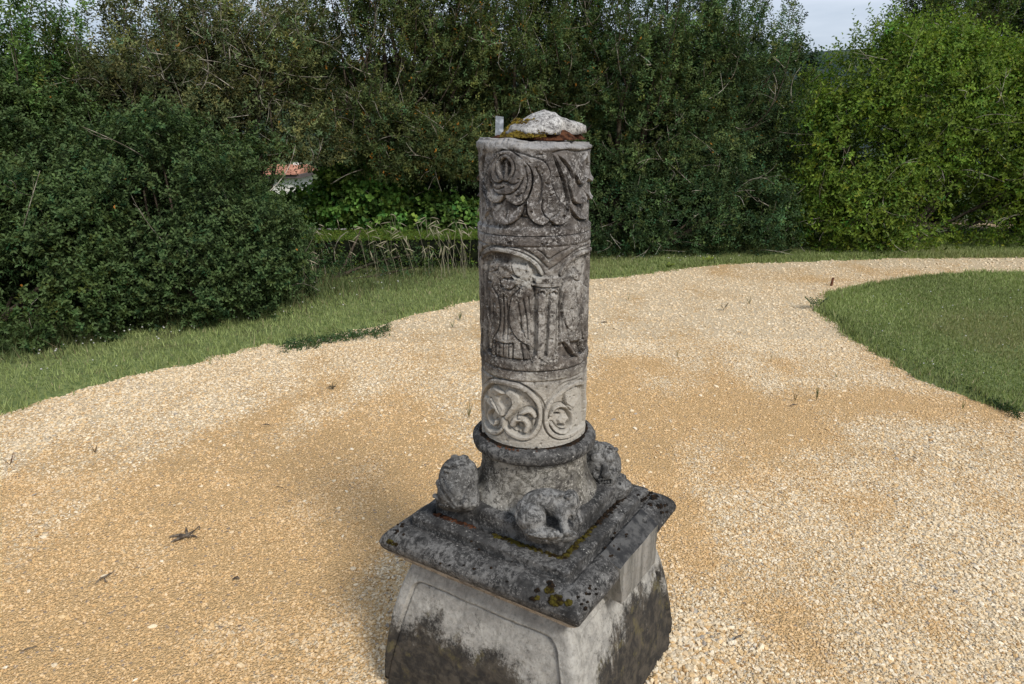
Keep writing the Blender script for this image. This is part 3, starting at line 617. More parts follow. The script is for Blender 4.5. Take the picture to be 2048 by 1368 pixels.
# ---- square blocks turned 57 degrees
def square_block(name, prof, mat, seed, amp=.002, nper=90, rc=.012, face_fn=None, smooth=True, step=.004, label=None, cap_top=False, dense=None, crumble=.0):
    """prof: list of (half width, z); square with rounded corners"""
    P = spline(prof, step) if dense is None else np.concatenate([np.linspace(prof[i], prof[i + 1], max(2, int(np.hypot(*(np.array(prof[i + 1]) - prof[i])) / dense)), endpoint=False) for i in range(len(prof) - 1)] + [np.array(prof[-1:])])
    s = np.linspace(-1, 1, nper, endpoint=False); ones = np.ones(nper)
    A = np.concatenate([s, ones, -s, -ones]); B = np.concatenate([-ones, s, ones, -s]); fid = np.repeat([0, 1, 2, 3], nper); tt = np.tile(s, 4)
    W = P[:, 0][:, None]; a = A[None] * W; b = B[None] * W
    # round the corners
    r = rc; ca, cb = np.clip(a, -(W - r), W - r), np.clip(b, -(W - r), W - r); da, db = a - ca, b - cb
    L = np.hypot(da, db); mk = L > r; f = np.where(mk, r / np.maximum(L, 1e-9), 1); a, b = ca + da * f, cb + db * f
    ZZ = np.repeat(P[:, 1][:, None], 4 * nper, 1)
    na = np.where(fid == 1, 1, np.where(fid == 3, -1, 0))[None]; nb = np.where(fid == 0, -1, np.where(fid == 2, 1, 0))[None]
    Q = np.stack([a, b, ZZ], -1)
    disp = amp * fbm(Q, 25, 4, seed) + amp * .6 * fbm(Q, 100, 3, seed + 3) + amp * 1.2 * fbm(Q, 6, 2, seed + 5)
    if crumble: disp = disp - crumble * sstep(.30, .65, fbm(Q, 14, 3, seed + 9))
    if face_fn is not None: disp = disp + face_fn(fid[None] + 0 * ZZ, tt[None] * W, ZZ)
    la = np.hypot(a, b) + 1e-9
    cornerness = sstep(.8, 1.0, np.abs(tt))[None]
    dx = na * (1 - cornerness) + a / la * cornerness; dy = nb * (1 - cornerness) + b / la * cornerness
    a, b = a + dx * disp, b + dy * disp; ZZ2 = ZZ + amp * .6 * fbm(Q, 18, 3, seed + 8)
    # local a axis = e1, b axis = -e2 rotated frame (right handed)
    ex, ey = np.array([e1[0], e1[1]]), np.array([-e1[1], e1[0]])
    X = AX[0] + a * ex[0] + b * ey[0]; Y = AX[1] + a * ex[1] + b * ey[1]
    V = np.stack([X, Y, ZZ2], -1).reshape(-1, 3); n = 4 * nper; F = grid_faces(n, len(P), True); Fs = [F]
    if cap_top:
        V = np.vstack([V, [[AX[0], AX[1], P[-1, 1]]]]); k = np.arange(n) + (len(P) - 1) * n
        Fs.append(np.stack([k, np.roll(k, -1), np.full(n, len(V) - 1)], 1))
    o = mesh_obj(name, V, Fs, mat, mon, smooth)
    if label: o['label'] = label
    return o
# face ids: 0 -> b=-w : outward -ey = (e1y,-e1x) = e2 (right-hand near face); 3 -> a=-w : outward -e1 (left-hand near face)
def ped_panel(fid, t, z):
    # sunk panel with rounded upper corners on every face
    wz = .27 + (.42 - z) * .15; top = .403
    r = .03; qx = np.abs(t) - (.243 + (.40 - z) * .28 - r); qz = (z - (top - r))
    d = np.hypot(np.maximum(qx, 0), np.maximum(qz, 0)) + np.minimum(np.maximum(qx, qz), 0) - r
    return -.0085 * sstep(.0018, -.0018, d) - .0085 * np.exp(-((d + .003) / .0030) ** 2) + .0015 * np.exp(-((d - .004) / .003) ** 2)
square_block('pedestal', [(.352, -.04), (.347, .0), (.344, .06), (.340, .13), (.331, .20), (.318, .28), (.302, .35), (.286, .40), (.274, .430), (.266, .446), (.264, .452)], M_PED, 21, .0022, 200, .016, ped_panel, step=.0035, crumble=.002)
square_block('fillet', [(.255, .4535), (.272, .4545), (.284, .457), (.287, .462), (.285, .466), (.292, .472), (.304, .480), (.312, .487), (.3155, .492), (.3155, .4985), (.27, .4990)], M_FILLET, 31, .0018, 120, .01)
square_block('coping_slab', [(.27, .5005), (.316, .5005), (.326, .505), (.333, .517), (.3345, .530), (.330, .543), (.319, .557), (.303, .570), (.289, .576), (.276, .576), (.269, .571), (.2660, .572), (.2650, .586), (.2640, .600), (.2600, .6035), (.250, .605), (.238, .608), (.226, .6075), (.2205, .603), (.2185, .590), (.200, .588)],
             M_DARK, 41, .0020, 190, .010, dense=.0025, crumble=.003, cap_top=True)
square_block('plinth', [(.2125, .580), (.2130, .612), (.2125, .645), (.2105, .656), (.2045, .662), (.196, .6655), (.17, .667), (.05, .668)], M_DARK, 51, .0020, 130, .008, dense=.003, cap_top=True, label='dark square plinth under the crouching beasts')
# repair block let into the right-hand face of the slab
def repair():
    a0, a1, zt, zb = -.105, .165, .566, .425; h0, h1 = .24, .3365
    n1, n2, n3 = 40, 24, 14
    V = []; F = []
    def quad_grid(O, A, B, na_, nb_):
        i, j = np.meshgrid(np.linspace(0, 1, na_), np.linspace(0, 1, nb_)); Vv = O + i[..., None] * A + j[..., None] * B
        return Vv.reshape(-1, 3), grid_faces(na_, nb_)
    mb = MB(); w3 = lambda a, h, z: np.array([AX[0] + a * e1[0] + h * e2[0], AX[1] + a * e1[1] + h * e2[1], z])
    # front, bottom, top (sloping into the slab), two ends
    cs = dict(a=w3(a0 + .02, h1, zb), b=w3(a1, h1 - .004, zb - .012), c=w3(a1, h1, .547), d=w3(a0, h1, .549), e=w3(a0 + .012, h0, zb + .02), f=w3(a1, h0, zb + .01), g=w3(a1, .282, .583), h=w3(a0 - .01, .282, .583))
    def face(p, q, r_, s_, na_=40, nb_=24):
        i, j = np.meshgrid(np.linspace(0, 1, na_), np.linspace(0, 1, nb_)); i = i[..., None]; j = j[..., None]
        Vv = (1 - i) * (1 - j) * cs[p] + i * (1 - j) * cs[q] + i * j * cs[r_] + (1 - i) * j * cs[s_]
        mb.add(Vv.reshape(-1, 3), grid_faces(na_, nb_))
    face('a', 'b', 'c', 'd'); face('d', 'c', 'g', 'h'); face('e', 'f', 'b', 'a'); face('e', 'a', 'd', 'h', 16, 24); face('b', 'f', 'g', 'c', 16, 24)
    V = np.concatenate(mb.V); V = V + (.0035 * fbm(V, 20, 4, 77) + .0015 * fbm(V, 90, 3, 78))[:, None] * np.array([e2[0], e2[1], .6])
    mesh_obj('repair_block', V, np.concatenate(mb.F[4]), M_BLOCK, mon, True)['label'] = 'smoother grey stone block let into the slab edge'
repair()

# ---- crouching beasts: signed distance bodies turned to meshes
def surface_net(f, lo, hi, h):
    n = np.ceil((hi - lo) / h).astype(int) + 1
    ax_ = [lo[k] + h * np.arange(n[k]) for k in range(3)]; st = 4; cx_ = [lo[k] + h * st * np.arange((n[k] - 1) // st + 2) for k in range(3)]; Sc = f(np.stack(np.meshgrid(*cx_, indexing='ij'), -1))
    ii = [np.minimum((np.arange(n[k]) + st // 2) // st, len(cx_[k]) - 1) for k in range(3)]; S = Sc[np.ix_(*ii)].copy()
    mk = np.abs(S) < h * st * 1.6; G3 = np.stack(np.meshgrid(*ax_, indexing='ij'), -1); S[mk] = f(G3[mk])
    ins = S < 0; c8 = np.zeros(tuple(n - 1), int)
    for dx in (0, 1):
        for dy in (0, 1):
            for dz in (0, 1): c8 += ins[dx:n[0] - 1 + dx, dy:n[1] - 1 + dy, dz:n[2] - 1 + dz]
    act = (c8 > 0) & (c8 < 8); idx = -np.ones(act.shape, int); idx[act] = np.arange(act.sum())
    cells = np.argwhere(act); acc = np.zeros((len(cells), 3)); cnt = np.zeros(len(cells))
    corners = [(a, b, c) for a in (0, 1) for b in (0, 1) for c in (0, 1)]
    for p in corners:
        for k in range(3):
            if p[k] == 0:
                q = list(p); q[k] = 1; sa = S[tuple((cells + p).T)]; sb = S[tuple((cells + q).T)]; mk = (sa < 0) != (sb < 0)
                t = np.where(mk, sa / (sa - sb + 1e-12), 0); pos = cells + np.array(p, float); pos[:, k] += t; acc[mk] += pos[mk]; cnt[mk] += 1
    V = lo + h * acc / cnt[:, None]; Fs = []
    for k in range(3):
        sl0 = [slice(1, n[i] - 1) for i in range(3)]; sl1 = list(sl0); sl0[k] = slice(0, n[k] - 1); sl1[k] = slice(1, n[k])
        a, b = ins[tuple(sl0)], ins[tuple(sl1)]; u, v = [(1, 2), (2, 0), (0, 1)][k]
        for flip, mk in ((False, a & ~b), (True, ~a & b)):
            e = np.argwhere(mk); off = np.ones(3, int); off[k] = 0; e = e + off
            eu = np.zeros(3, int); eu[u] = 1; ev = np.zeros(3, int); ev[v] = 1
            q = [idx[tuple((e - eu - ev).T)], idx[tuple((e - ev).T)], idx[tuple(e.T)], idx[tuple((e - eu).T)]]
            q = np.stack(q if not flip else q[::-1], 1); Fs.append(q)
    F = np.concatenate(Fs); F = F[(F >= 0).all(1)]; return V, F
def beast(name, label, zoom, centre, y_plane, prims, frame=None, hres=.0019, seed=0):
    ox, oy, sc = zoom
    C = at_y(ox + centre[0] / sc, oy + centre[1] / sc, y_plane); slant = np.linalg.norm(C - CAMP) * cos(0)
    depth = (C - CAMP) @ _fwd; mpp = depth / FPX / sc
    ex = R_.copy(); ey = (CAMP - C) / slant; ez = np.cross(ey * -1, ex) * -1; ez = np.cross(ex, -ey); ez /= np.linalg.norm(ez); ex = np.cross(-ey, ez)
    B = np.stack([ex, ey, ez])                       # rows: image right, towards viewer, image up
    def f(P):
        q = (P - C) @ B.T / mpp                      # in zoomed pixels
        fld = None
        for pr in prims:
            k = pr[0]
            if k in 'EC':                            # add / cut ellipsoid: cx, cy, depth, rx, ry, rd, rot, blend
                _, cx, cy, dd, rx, ry, rd, rot, bl = pr
                v = q - np.array([cx - centre[0], dd, -(cy - centre[1])]); ca, sa = cos(radians(rot)), sin(radians(rot))
                vx = v[..., 0] * ca + v[..., 2] * sa; vz = -v[..., 0] * sa + v[..., 2] * ca
                w = np.stack([vx / rx, v[..., 1] / rd, vz / ry], -1); k0 = np.linalg.norm(w, axis=-1)
                w2 = np.stack([vx / rx ** 2, v[..., 1] / rd ** 2, vz / ry ** 2], -1); k1 = np.linalg.norm(w2, axis=-1) + 1e-9
                d = k0 * (k0 - 1) / k1
            else:                                    # 'T'/'G' tube: points (x,y,depth), radius, blend ; G cuts
                _, pts, rad, bl = pr; pts = np.array([[p[0] - centre[0], p[2], -(p[1] - centre[1])] for p in pts], float); d = None
                for a, b in zip(pts[:-1], pts[1:]):
                    e = b - a; t = np.clip(((q - a) @ e) / (e @ e), 0, 1); dk = np.linalg.norm(q - a - t[..., None] * e, axis=-1) - rad; d = dk if d is None else np.minimum(d, dk)
            if k in 'GR' and fld is not None:
                d2 = None
                for a, b in zip(pts[:-1], pts[1:]):
                    e = (b - a)[[0, 2]]; v2 = q[..., [0, 2]] - a[[0, 2]]; t = np.clip((v2 @ e) / (e @ e), 0, 1); dk = np.linalg.norm(v2 - t[..., None] * e, axis=-1); d2 = dk if d2 is None else np.minimum(d2, dk)
                fld = fld + (1 if k == 'G' else -1) * rad * 1.1 * np.exp(-(d2 / (rad * .75)) ** 2) * sstep(-60, 60, q[..., 1]); continue
            if fld is None: fld = d
            elif k in 'ET': hh = np.clip(.5 + .5 * (fld - d) / bl, 0, 1); fld = fld * (1 - hh) + d * hh - bl * hh * (1 - hh)
            else: hh = np.clip(.5 - .5 * (fld + d) / bl, 0, 1); fld = fld * (1 - hh) - d * hh + bl * hh * (1 - hh)
        fld = fld * mpp
        return fld + .0009 * fbm(P, 60, 3, seed) + .0009 * fbm(P, 190, 2, seed + 4)
    half = .135; V, F = surface_net(f, C - half, C + half, hres)
    o = mesh_obj(name, V, F, M_BEAST, mon); o['label'] = label
    return o, V, F
near = [('E', 820, 470, 0, 560, 290, 320, -4, 60), ('E', 480, 800, 150, 300, 300, 260, 10, 60), ('E', 500, 800, 240, 265, 270, 190, 20, 25), ('E', 1100, 640, 120, 200, 220, 230, 0, 60),
        ('T', [(1090, 700, 240), (1110, 880, 250), (1150, 1050, 250)], 95, 50), ('E', 1190, 1090, 270, 120, 60, 100, 0, 40), ('E', 780, 1130, 330, 330, 85, 110, -4, 30), ('E', 620, 1080, 200, 330, 130, 200, 0, 50),
        ('E', 1290, 430, 60, 165, 230, 210, 8, 50), ('E', 1310, 660, 60, 85, 190, 130, -5, 40), ('E', 1255, 360, 240, 85, 70, 60, -30, 20), ('E', 1190, 570, 210, 70, 50, 70, 20, 15), ('E', 850, 1150, -80, 560, 180, 260, 0, 50),
        ('T', [(120, 700, 40), (190, 900, 90), (340, 1080, 140), (560, 1200, 220), (760, 1235, 270)], 40, 20), ('T', [(1400, 380, 0), (1440, 560, 0), (1440, 740, 0), (1480, 860, 20)], 42, 20),
        ('E', 330, 640, 20, 200, 250, 200, 10, 50), ('G', [(620, 540, 400), (710, 590, 420), (775, 700, 420), (790, 840, 400)], 42, 16), ('C', 890, 960, 330, 60, 80, 120, 0, 25), ('G', [(330, 730, 0), (325, 850, 0)], 24, 10), ('G', [(600, 1060, 0), (420, 1100, 0)], 22, 10), ('R', [(420, 1120, 0), (620, 1180, 0), (960, 1180, 0)], 20, 10),
        ('C', 1275, 800, 190, 45, 60, 90, 0, 20), ('G', [(1080, 430, 330), (1180, 470, 330), (1230, 450, 300)], 22, 20), ('C', 1215, 540, 270, 18, 18, 40, 0, 8)]
for k in range(4): near.append(('T', [(790 + 68 * k, 1080 - 10 * abs(k - 1), 420), (810 + 68 * k, 1150, 440)], 32, 12))
for k in range(6): near.append(('E', 640 + 110 * k, 330 + 40 * (k % 2), 285, 48, 40, 34, 0, 24))
b_near = beast('crouching_beast', 'beast on the near corner, crouching in profile with its snout down to the right', (1020, 960, 10.525), (800, 650), AX[1] - .240, near, seed=1)
rightp = [('E', 500, 520, 0, 400, 480, 330, -12, 60), ('E', 330, 560, -200, 360, 560, 300, 0, 80), ('E', 590, 880, 90, 250, 210, 270, 0, 60), ('E', 880, 1060, -60, 300, 220, 280, 0, 60), ('E', 955, 930, 60, 105, 100, 110, 0, 30), ('E', 820, 600, -60, 120, 300, 200, 0, 50),
          ('E', 600, 1200, -60, 460, 200, 280, 0, 60), ('E', 360, 400, 280, 115, 105, 80, 0, 20), ('E', 660, 420, 270, 110, 95, 80, 0, 20), ('C', 370, 385, 380, 50, 48, 50, 0, 12), ('C', 690, 400, 360, 35, 40, 45, 0, 12),
          ('C', 420, 650, 350, 115, 95, 90, 0, 25), ('E', 415, 650, 275, 62, 60, 60, 0, 8), ('C', 700, 630, 330, 85, 90, 90, 0, 25), ('E', 698, 635, 255, 48, 50, 50, 0, 8),
          ('E', 575, 690, 330, 75, 160, 90, 4, 25), ('E', 590, 790, 390, 105, 75, 70, 0, 18), ('C', 550, 790, 465, 18, 18, 25, 0, 6), ('C', 630, 790, 465, 18, 18, 25, 0, 6), ('E', 375, 790, 250, 100, 90, 80, 0, 25), ('E', 770, 760, 220, 70, 100, 80, 0, 25),
          ('C', 580, 950, 370, 185, 62, 130, 4, 18), ('T', [(420, 890, 300), (520, 880, 370), (640, 860, 380), (720, 860, 330), (745, 940, 310), (700, 1000, 330), (580, 1015, 370), (440, 1010, 320)], 24, 14),
          ('T', [(590, 1010, 360), (595, 1120, 380)], 36, 16), ('C', 880, 990, 180, 36, 36, 40, 0, 10), ('G', [(800, 350, 230), (850, 560, 200), (800, 780, 180)], 22, 20)]
for k in range(5): rightp.append(('T', [(455 + 62 * k, 925, 310), (458 + 62 * k, 965, 320)], 16, 6))
for k in range(6): rightp.append(('E', 260 + 110 * k, 150 + 26 * abs(k - 2), 200 - 20 * abs(k - 2), 70, 60, 60, 0, 25))
b_right = beast('crouching_beast', 'beast on the right corner with staring eyes and a bared snarling mouth', (1160, 880, 11.4), (560, 620), AX[1] + .045, rightp, seed=5)
leftp = [('E', 600, 600, 0, 420, 480, 350, -6, 60), ('E', 480, 900, 120, 320, 270, 300, 0, 80), ('E', 700, 950, -40, 360, 300, 300, 0, 80), ('E', 640, 1130, -20, 450, 160, 300, 0, 60), ('T', [(190, 690, 60), (260, 860, 180), (380, 1020, 260), (520, 1150, 300)], 72, 30),
         ('T', [(120, 960, 60), (230, 1050, 150), (370, 1130, 220)], 60, 25), ('E', 740, 1060, 280, 90, 150, 110, 0, 40), ('E', 920, 1120, 160, 95, 85, 90, 20, 20), ('E', 500, 150, 60, 75, 45, 70, 20, 20), ('E', 720, 150, 60, 90, 45, 70, -10, 20),
         ('E', 880, 380, 100, 90, 130, 130, 0, 40), ('G', [(270, 610, 320), (350, 780, 400), (440, 900, 440), (510, 980, 440)], 30, 24), ('G', [(180, 740, 230), (290, 890, 310), (400, 1050, 360)], 24, 16), ('G', [(685, 880, 370), (705, 980, 390), (690, 1080, 400)], 24, 18),
         ('G', [(100, 1000, 170), (220, 1090, 240), (360, 1160, 300)], 18, 12), ('G', [(890, 620, 0), (892, 720, 0)], 30, 14), ('R', [(230, 640, 0), (320, 830, 0), (450, 1010, 0), (530, 1130, 0)], 30, 10), ('R', [(820, 640, 0), (830, 780, 0)], 20, 10), ('G', [(480, 1130, 400), (560, 1200, 400)], 22, 14)]
for k in range(7): leftp.append(('E', 330 + 85 * (k % 4), 330 + 110 * (k // 4) + 30 * (k % 2), 300, 45, 40, 40, 0, 18))
b_left = beast('crouching_beast', 'beast on the left corner seen from behind with folded haunches', (860, 900, 10.53), (600, 620), AX[1] - .085, leftp, seed=9)
# fourth beast on the far corner, hidden from the front: the near one turned half round
V4 = b_near[1].copy(); V4[:, :2] = 2 * AX - V4[:, :2]
mesh_obj('crouching_beast', V4, b_near[2], M_BEAST, mon)['label'] = 'beast on the far corner, hidden behind the shaft'

# ---- moss and lichen
def lump(c, r, flat=.5, seed=0, sub=14):
    th, ph = np.meshgrid(np.linspace(0, 2 * pi, sub, endpoint=False), np.linspace(0, pi, 8))
    D = np.stack([np.sin(ph) * np.cos(th), np.sin(ph) * np.sin(th), np.cos(ph)], -1).reshape(-1, 3)
    rr_ = r * (1 + .45 * fbm(D * 1.0 + seed * 3.1, 2.2, 3, seed)); V = np.array(c) + D * rr_[:, None] * np.array([1, 1, flat]); return V, grid_faces(sub, 8, True)
def slab_z(w):
    P = np.array([(.2, .590), (.2185, .590), (.2205, .603), (.226, .6075), (.238, .608), (.25, .605), (.2600, .6035), (.264, .600), (.2655, .579), (.276, .579), (.289, .576), (.303, .570), (.319, .557), (.330, .543), (.3345, .530), (.34, .49)])
    return np.interp(w, P[:, 0], P[:, 1])
def on_slab(px, py):
    r = ray(px, py); t = np.linspace(1.0, 3.2, 2500); Q = CAMP + r * t[:, None]; d = Q[:, :2] - AX
    w = np.maximum(np.abs(d @ e1), np.abs(d @ e2)); hit = (w < .330) & (Q[:, 2] < slab_z(w)) & (Q[:, 2] > slab_z(w) - .006); k = np.argmax(hit)
    return Q[k] if hit.any() else None
rs = random.Random(4)
def moss_patch(name, blobs, mat, label=None, hgt=.5):
    """blobs: list of (px,py,radius px)"""
    mb = MB()
    for px, py, rp_ in blobs:
        for k in range(max(3, int(rp_ * 4.5))):
            a = rs.random() * 6.28; q = sqrt(rs.random()) * rp_ * .8; c = on_slab(px + q * cos(a), py + q * sin(a) * .75)
            if c is None: continue
            mb.add(*lump(c, rs.uniform(.0016, .0042) * (1 + rp_ / 26), hgt, rs.randint(0, 99), 10))
    o = mb.build(name, mat, mon)
    if o: o['kind'] = 'stuff'
    if o and label: o['label'] = label
moss_patch('moss_patch', [(1112, 1200, 17), (1098, 1180, 10), (1138, 1205, 8), (1104, 1222, 7), (1075, 1195, 5)], M_MOSS, 'mossy clump by the near corner of the slab')
moss_patch('lichen_patch', [(1100, 1165, 6), (1104, 1172, 7), (1075, 1180, 6), (1066, 1197, 6), (1063, 1212, 4), (1072, 1217, 3)], M_LICH, 'dark brown lichen by the near corner of the slab', .35)
moss_patch('moss_patch', [(780, 1086, 11), (790, 1090, 7)], M_MOSS, 'mossy clump on the left corner of the slab')
moss_patch('lichen_patch', [(1310, 995, 9), (1318, 1012, 8), (1330, 1010, 5), (1300, 1008, 5), (1322, 1025, 5), (1290, 996, 4), (1283, 1000, 5), (1296, 990, 3), (1333, 1024, 4), (1276, 990, 3), (1302, 985, 3)], M_LICH, 'brown lichen spots on the right corner of the slab', .35)
moss_patch('lichen_patch', [(rs.uniform(785, 812), rs.uniform(1045, 1070), rs.uniform(1.2, 2.5)) for _ in range(10)] + [(rs.uniform(1150, 1200), rs.uniform(1170, 1230), rs.uniform(1.2, 3.2)) for _ in range(14)] +
           [(rs.uniform(1200, 1270), rs.uniform(1060, 1120), rs.uniform(1.2, 3.5)) for _ in range(16)] + [(rs.uniform(850, 1050), rs.uniform(1080, 1190), rs.uniform(1, 1.8)) for _ in range(14)], M_LICH, 'small black lichen specks scattered on the slab', .35)
def groove_moss(a0, a1, face, mat, amt=1.0, seed=0):
    mb = MB(); r_ = random.Random(seed); nrm, tan2 = (e2, e1) if face == 'R' else (-e1, e2)
    n = int(abs(a1 - a0) / .0024 * amt)
    for k in range(n):
        a = r_.uniform(a0, a1); h = .2165 + r_.random() ** 1.3 * .015; c = AX + a * tan2 + h * nrm; mb.add(*lump((c[0], c[1], .605), r_.uniform(.0035, .0075), .7, r_.randint(0, 99), 10))
    return mb
groove_moss(-.215, -.03, 'R', M_MOSS, 1.2, 1).build('groove_moss', M_MOSS, mon); groove_moss(-.02, .20, 'R', M_EARTH, .9, 2).build('groove_moss', M_LICH, mon)
groove_moss(.0, .22, 'L', M_MOSS, 1.1, 3).build('groove_moss', M_MOSS, mon); groove_moss(-.21, -.05, 'L', M_EARTH, .9, 4).build('groove_earth', M_EARTH, mon)
mb = MB(); r_ = random.Random(8)       # rust-brown earth between the drum and the torus
for k in range(150):
    a = radians(r_.uniform(-100, 100)); R0 = .1555 + r_.random() * .006; mb.add(*lump((AX[0] + R0 * sin(a), AX[1] - R0 * cos(a), .8455), r_.uniform(.003, .0055), .5, k, 8))
mb.build('joint_earth', M_EARTH, mon)['kind'] = 'stuff'
lathe('joint_mortar', [(.146, .8515), (.1510, .8520), (.1550, .8505), (.1590, .8485), (.163, .8455)], M_LICH, 15, .0025)

# ---- broken stone left on top of the shaft
rock = empty('broken_stone', (AX[0], AX[1], Z_T), 'pale broken lump of stone set in mossy earth on top of the column', 'rock')
prof_px = [(1010, 270), (1020, 251), (1045, 240), (1062, 229), (1085, 221.5), (1105, 225), (1125, 236), (1150, 244), (1172, 249), (1184, 258)]
pp = np.array([at_y(a, b, AX[1]) for a, b in prof_px])
nr, na_ = 34, 150; TH = np.linspace(0, 2 * pi, na_, endpoint=False)
cx0 = at_y(1088, 262, AX[1])[0]
V = []
for j in range(nr):
    f_ = j / (nr - 1)
    for a in TH:
        rad_o = .101 * (1 + .10 * sin(3 * a + 1) + .07 * sin(5 * a + 2) + .05 * sin(9 * a)); dx = cos(a) * rad_o * 1.02; dy = sin(a) * rad_o
        if f_ < .72:                                   # top surface, centre to rim
            g_ = f_ / .72; x = cx0 - .008 + dx * g_; y = AX[1] + dy * g_
            ztop = np.interp(x, pp[:, 0], pp[:, 2]); zb = Z_T + .017
            fall = max(0, 1 - (abs(dy * g_) / .108) ** 2.4); z = zb + (max(ztop - zb, .004)) * fall
            z = z - .006 * max(0, g_ - .85) / .15
        else:
            g_ = 1 - (f_ - .72) / .28 * .55; x = cx0 - .008 + dx * g_; y = AX[1] + dy * g_; z = Z_T + .015 - .012 * (1 - g_) - .004
        V.append((x, y, z))
V = np.array(V); V = V + (.0050 * fbm(V, 24, 4, 61) + .0035 * np.abs(fbm(V, 70, 3, 62)))[:, None] * np.array([.6, .6, 1.0])
mesh_obj('stone_lump', V, grid_faces(na_, nr, True), M_ROCK, rock)
mb = MB()
th_, rr2 = np.meshgrid(np.linspace(0, 2 * pi, 110, endpoint=False), np.linspace(0, 1, 16)); ra2 = .102 + .008 * np.sin(4 * th_) + .005 * np.sin(7 * th_ + 1)
Vx = np.stack([cx0 - .006 + np.cos(th_) * ra2 * rr2 * 1.06, AX[1] + np.sin(th_) * ra2 * rr2, Z_T - .003 + .029 * (1 - rr2 ** 5)], -1).reshape(-1, 3)
Vx = Vx + (.004 * fbm(Vx, 45, 4, 66))[:, None] * np.array([.7, .7, .8]); mb.add(Vx, grid_faces(110, 16, True))
mb.build('earth_bed', M_EARTH, rock)
mb = MB(); r_ = random.Random(12)
for k in range(1500):
    a = r_.gauss(pi * 1.2, .42) + .12 * sin(k); R0 = r_.uniform(.066 + .03 * r_.random(), .114)
    if not pi * .85 < a < pi * 1.62: continue
    R0 = R0; zz_ = Z_T + .002 + (.114 - R0) * 1.0 + r_.random() * .004
    mb.add(*lump((cx0 - .004 + cos(a) * R0, AX[1] + sin(a) * R0, zz_), r_.uniform(.0012, .0032), .75, k, 7))
mb.build('moss_cushion', M_MOSS2, rock)
sc_ = at_y(998, 262, AX[1] - .01)
stub = empty('metal_stub', (sc_[0], AX[1] - .01, Z_T), 'grey metal stub standing up beside the broken stone on the column top', 'metal bar')
V, F = box((0, 0, 0), (.0205, .011, .062)); V[V[:, 2] > 0] += np.array([.002, 0, 0]); V[[5, 6], 2] -= .003
mesh_obj('bar', V + np.array([sc_[0], AX[1] - .01, Z_T + .026]), F, M_METAL, stub, False)
V, F = lump((sc_[0] - .002, AX[1] - .013, Z_T + .002), .017, .45, 3, 16); mesh_obj('mortar', V, F, M_EARTH, stub)

# ================================================================== VEGETATION
def leaves(P, D, Ln, k, size, width, col, colvar, rg, odd=None, odd_p=.0, spread=.85, tip=None, droop=0.0, flat=.12, sf=None):
    """k leaves spiralling along each shoot. returns V,F,C"""
    n = len(P); t = np.tile(np.linspace(.15, 1, k), n); i = np.repeat(np.arange(n), k); ph = rg.random(n)[i] * 6.28 + np.tile(np.arange(k) * 2.4, n)
    d = D[i]; ref = np.where(np.abs(d[:, 2:3]) < .9, np.array([[0, 0, 1.0]]), np.array([[1.0, 0, 0]])); A = np.cross(d, ref); A /= np.linalg.norm(A, axis=1)[:, None]; B = np.cross(d, A)
    rad = np.cos(ph)[:, None] * A + np.sin(ph)[:, None] * B
    base = P[i] + d * (Ln[i] * t)[:, None] + rg.normal(0, .004, (n * k, 3))
    fw = d * (1 - spread * (1 - .5 * t[:, None])) + rad * spread + rg.normal(0, .22, (n * k, 3)); fw[:, 2] -= droop; fw /= np.linalg.norm(fw, axis=1)[:, None]
    side = np.cross(fw, d) + rg.normal(0, .35, (n * k, 3)); side -= fw * (side * fw).sum(1)[:, None]; side /= np.linalg.norm(side, axis=1)[:, None] + 1e-9
    up = np.cross(side, fw); s = size * rg.uniform(.65, 1.25, n * k)[:, None]; w = width * rg.uniform(.75, 1.2, n * k)[:, None] * .5
    V = np.stack([base, base + fw * s * .5 + side * w + up * s * flat, base + fw * s - up * s * .08, base + fw * s * .5 - side * w + up * s * flat], 1).reshape(-1, 3)
    b = np.arange(n * k)[:, None] * 4; F = np.concatenate([b + np.array([0, 1, 2]), b + np.array([0, 2, 3])])
    sh = rg.normal(0, colvar, n)[i]; c = np.array(col)[None] * (1 + sh + rg.normal(0, colvar * .7, n * k))[:, None].clip(.35, 2.4)
    if sf is not None: c = c * (sf * (1 + .55 * fbm(P, 1.7, 3, 123)).clip(.45, 1.6))[i][:, None]
    hue = rg.normal(0, .10, n)[i]; c[:, 0] *= (1 + hue * 1.5).clip(.4, 2); c[:, 2] *= (1 - hue).clip(.4, 2)
    if tip is not None: m_ = (t > .75)[:, None]; c = np.where(m_, c * .5 + np.array(tip) * .5, c)
    if odd is not None:
        pick = rg.random(n)[i] * .6 + rg.random(n * k) * .4 < odd_p; c[pick] = np.array(odd) * rg.uniform(.6, 1.3, (pick.sum(), 1))
    return V, F, np.repeat(c, 4, axis=0)
def unit(v): return v / (np.linalg.norm(v, axis=-1, keepdims=True) + 1e-9)
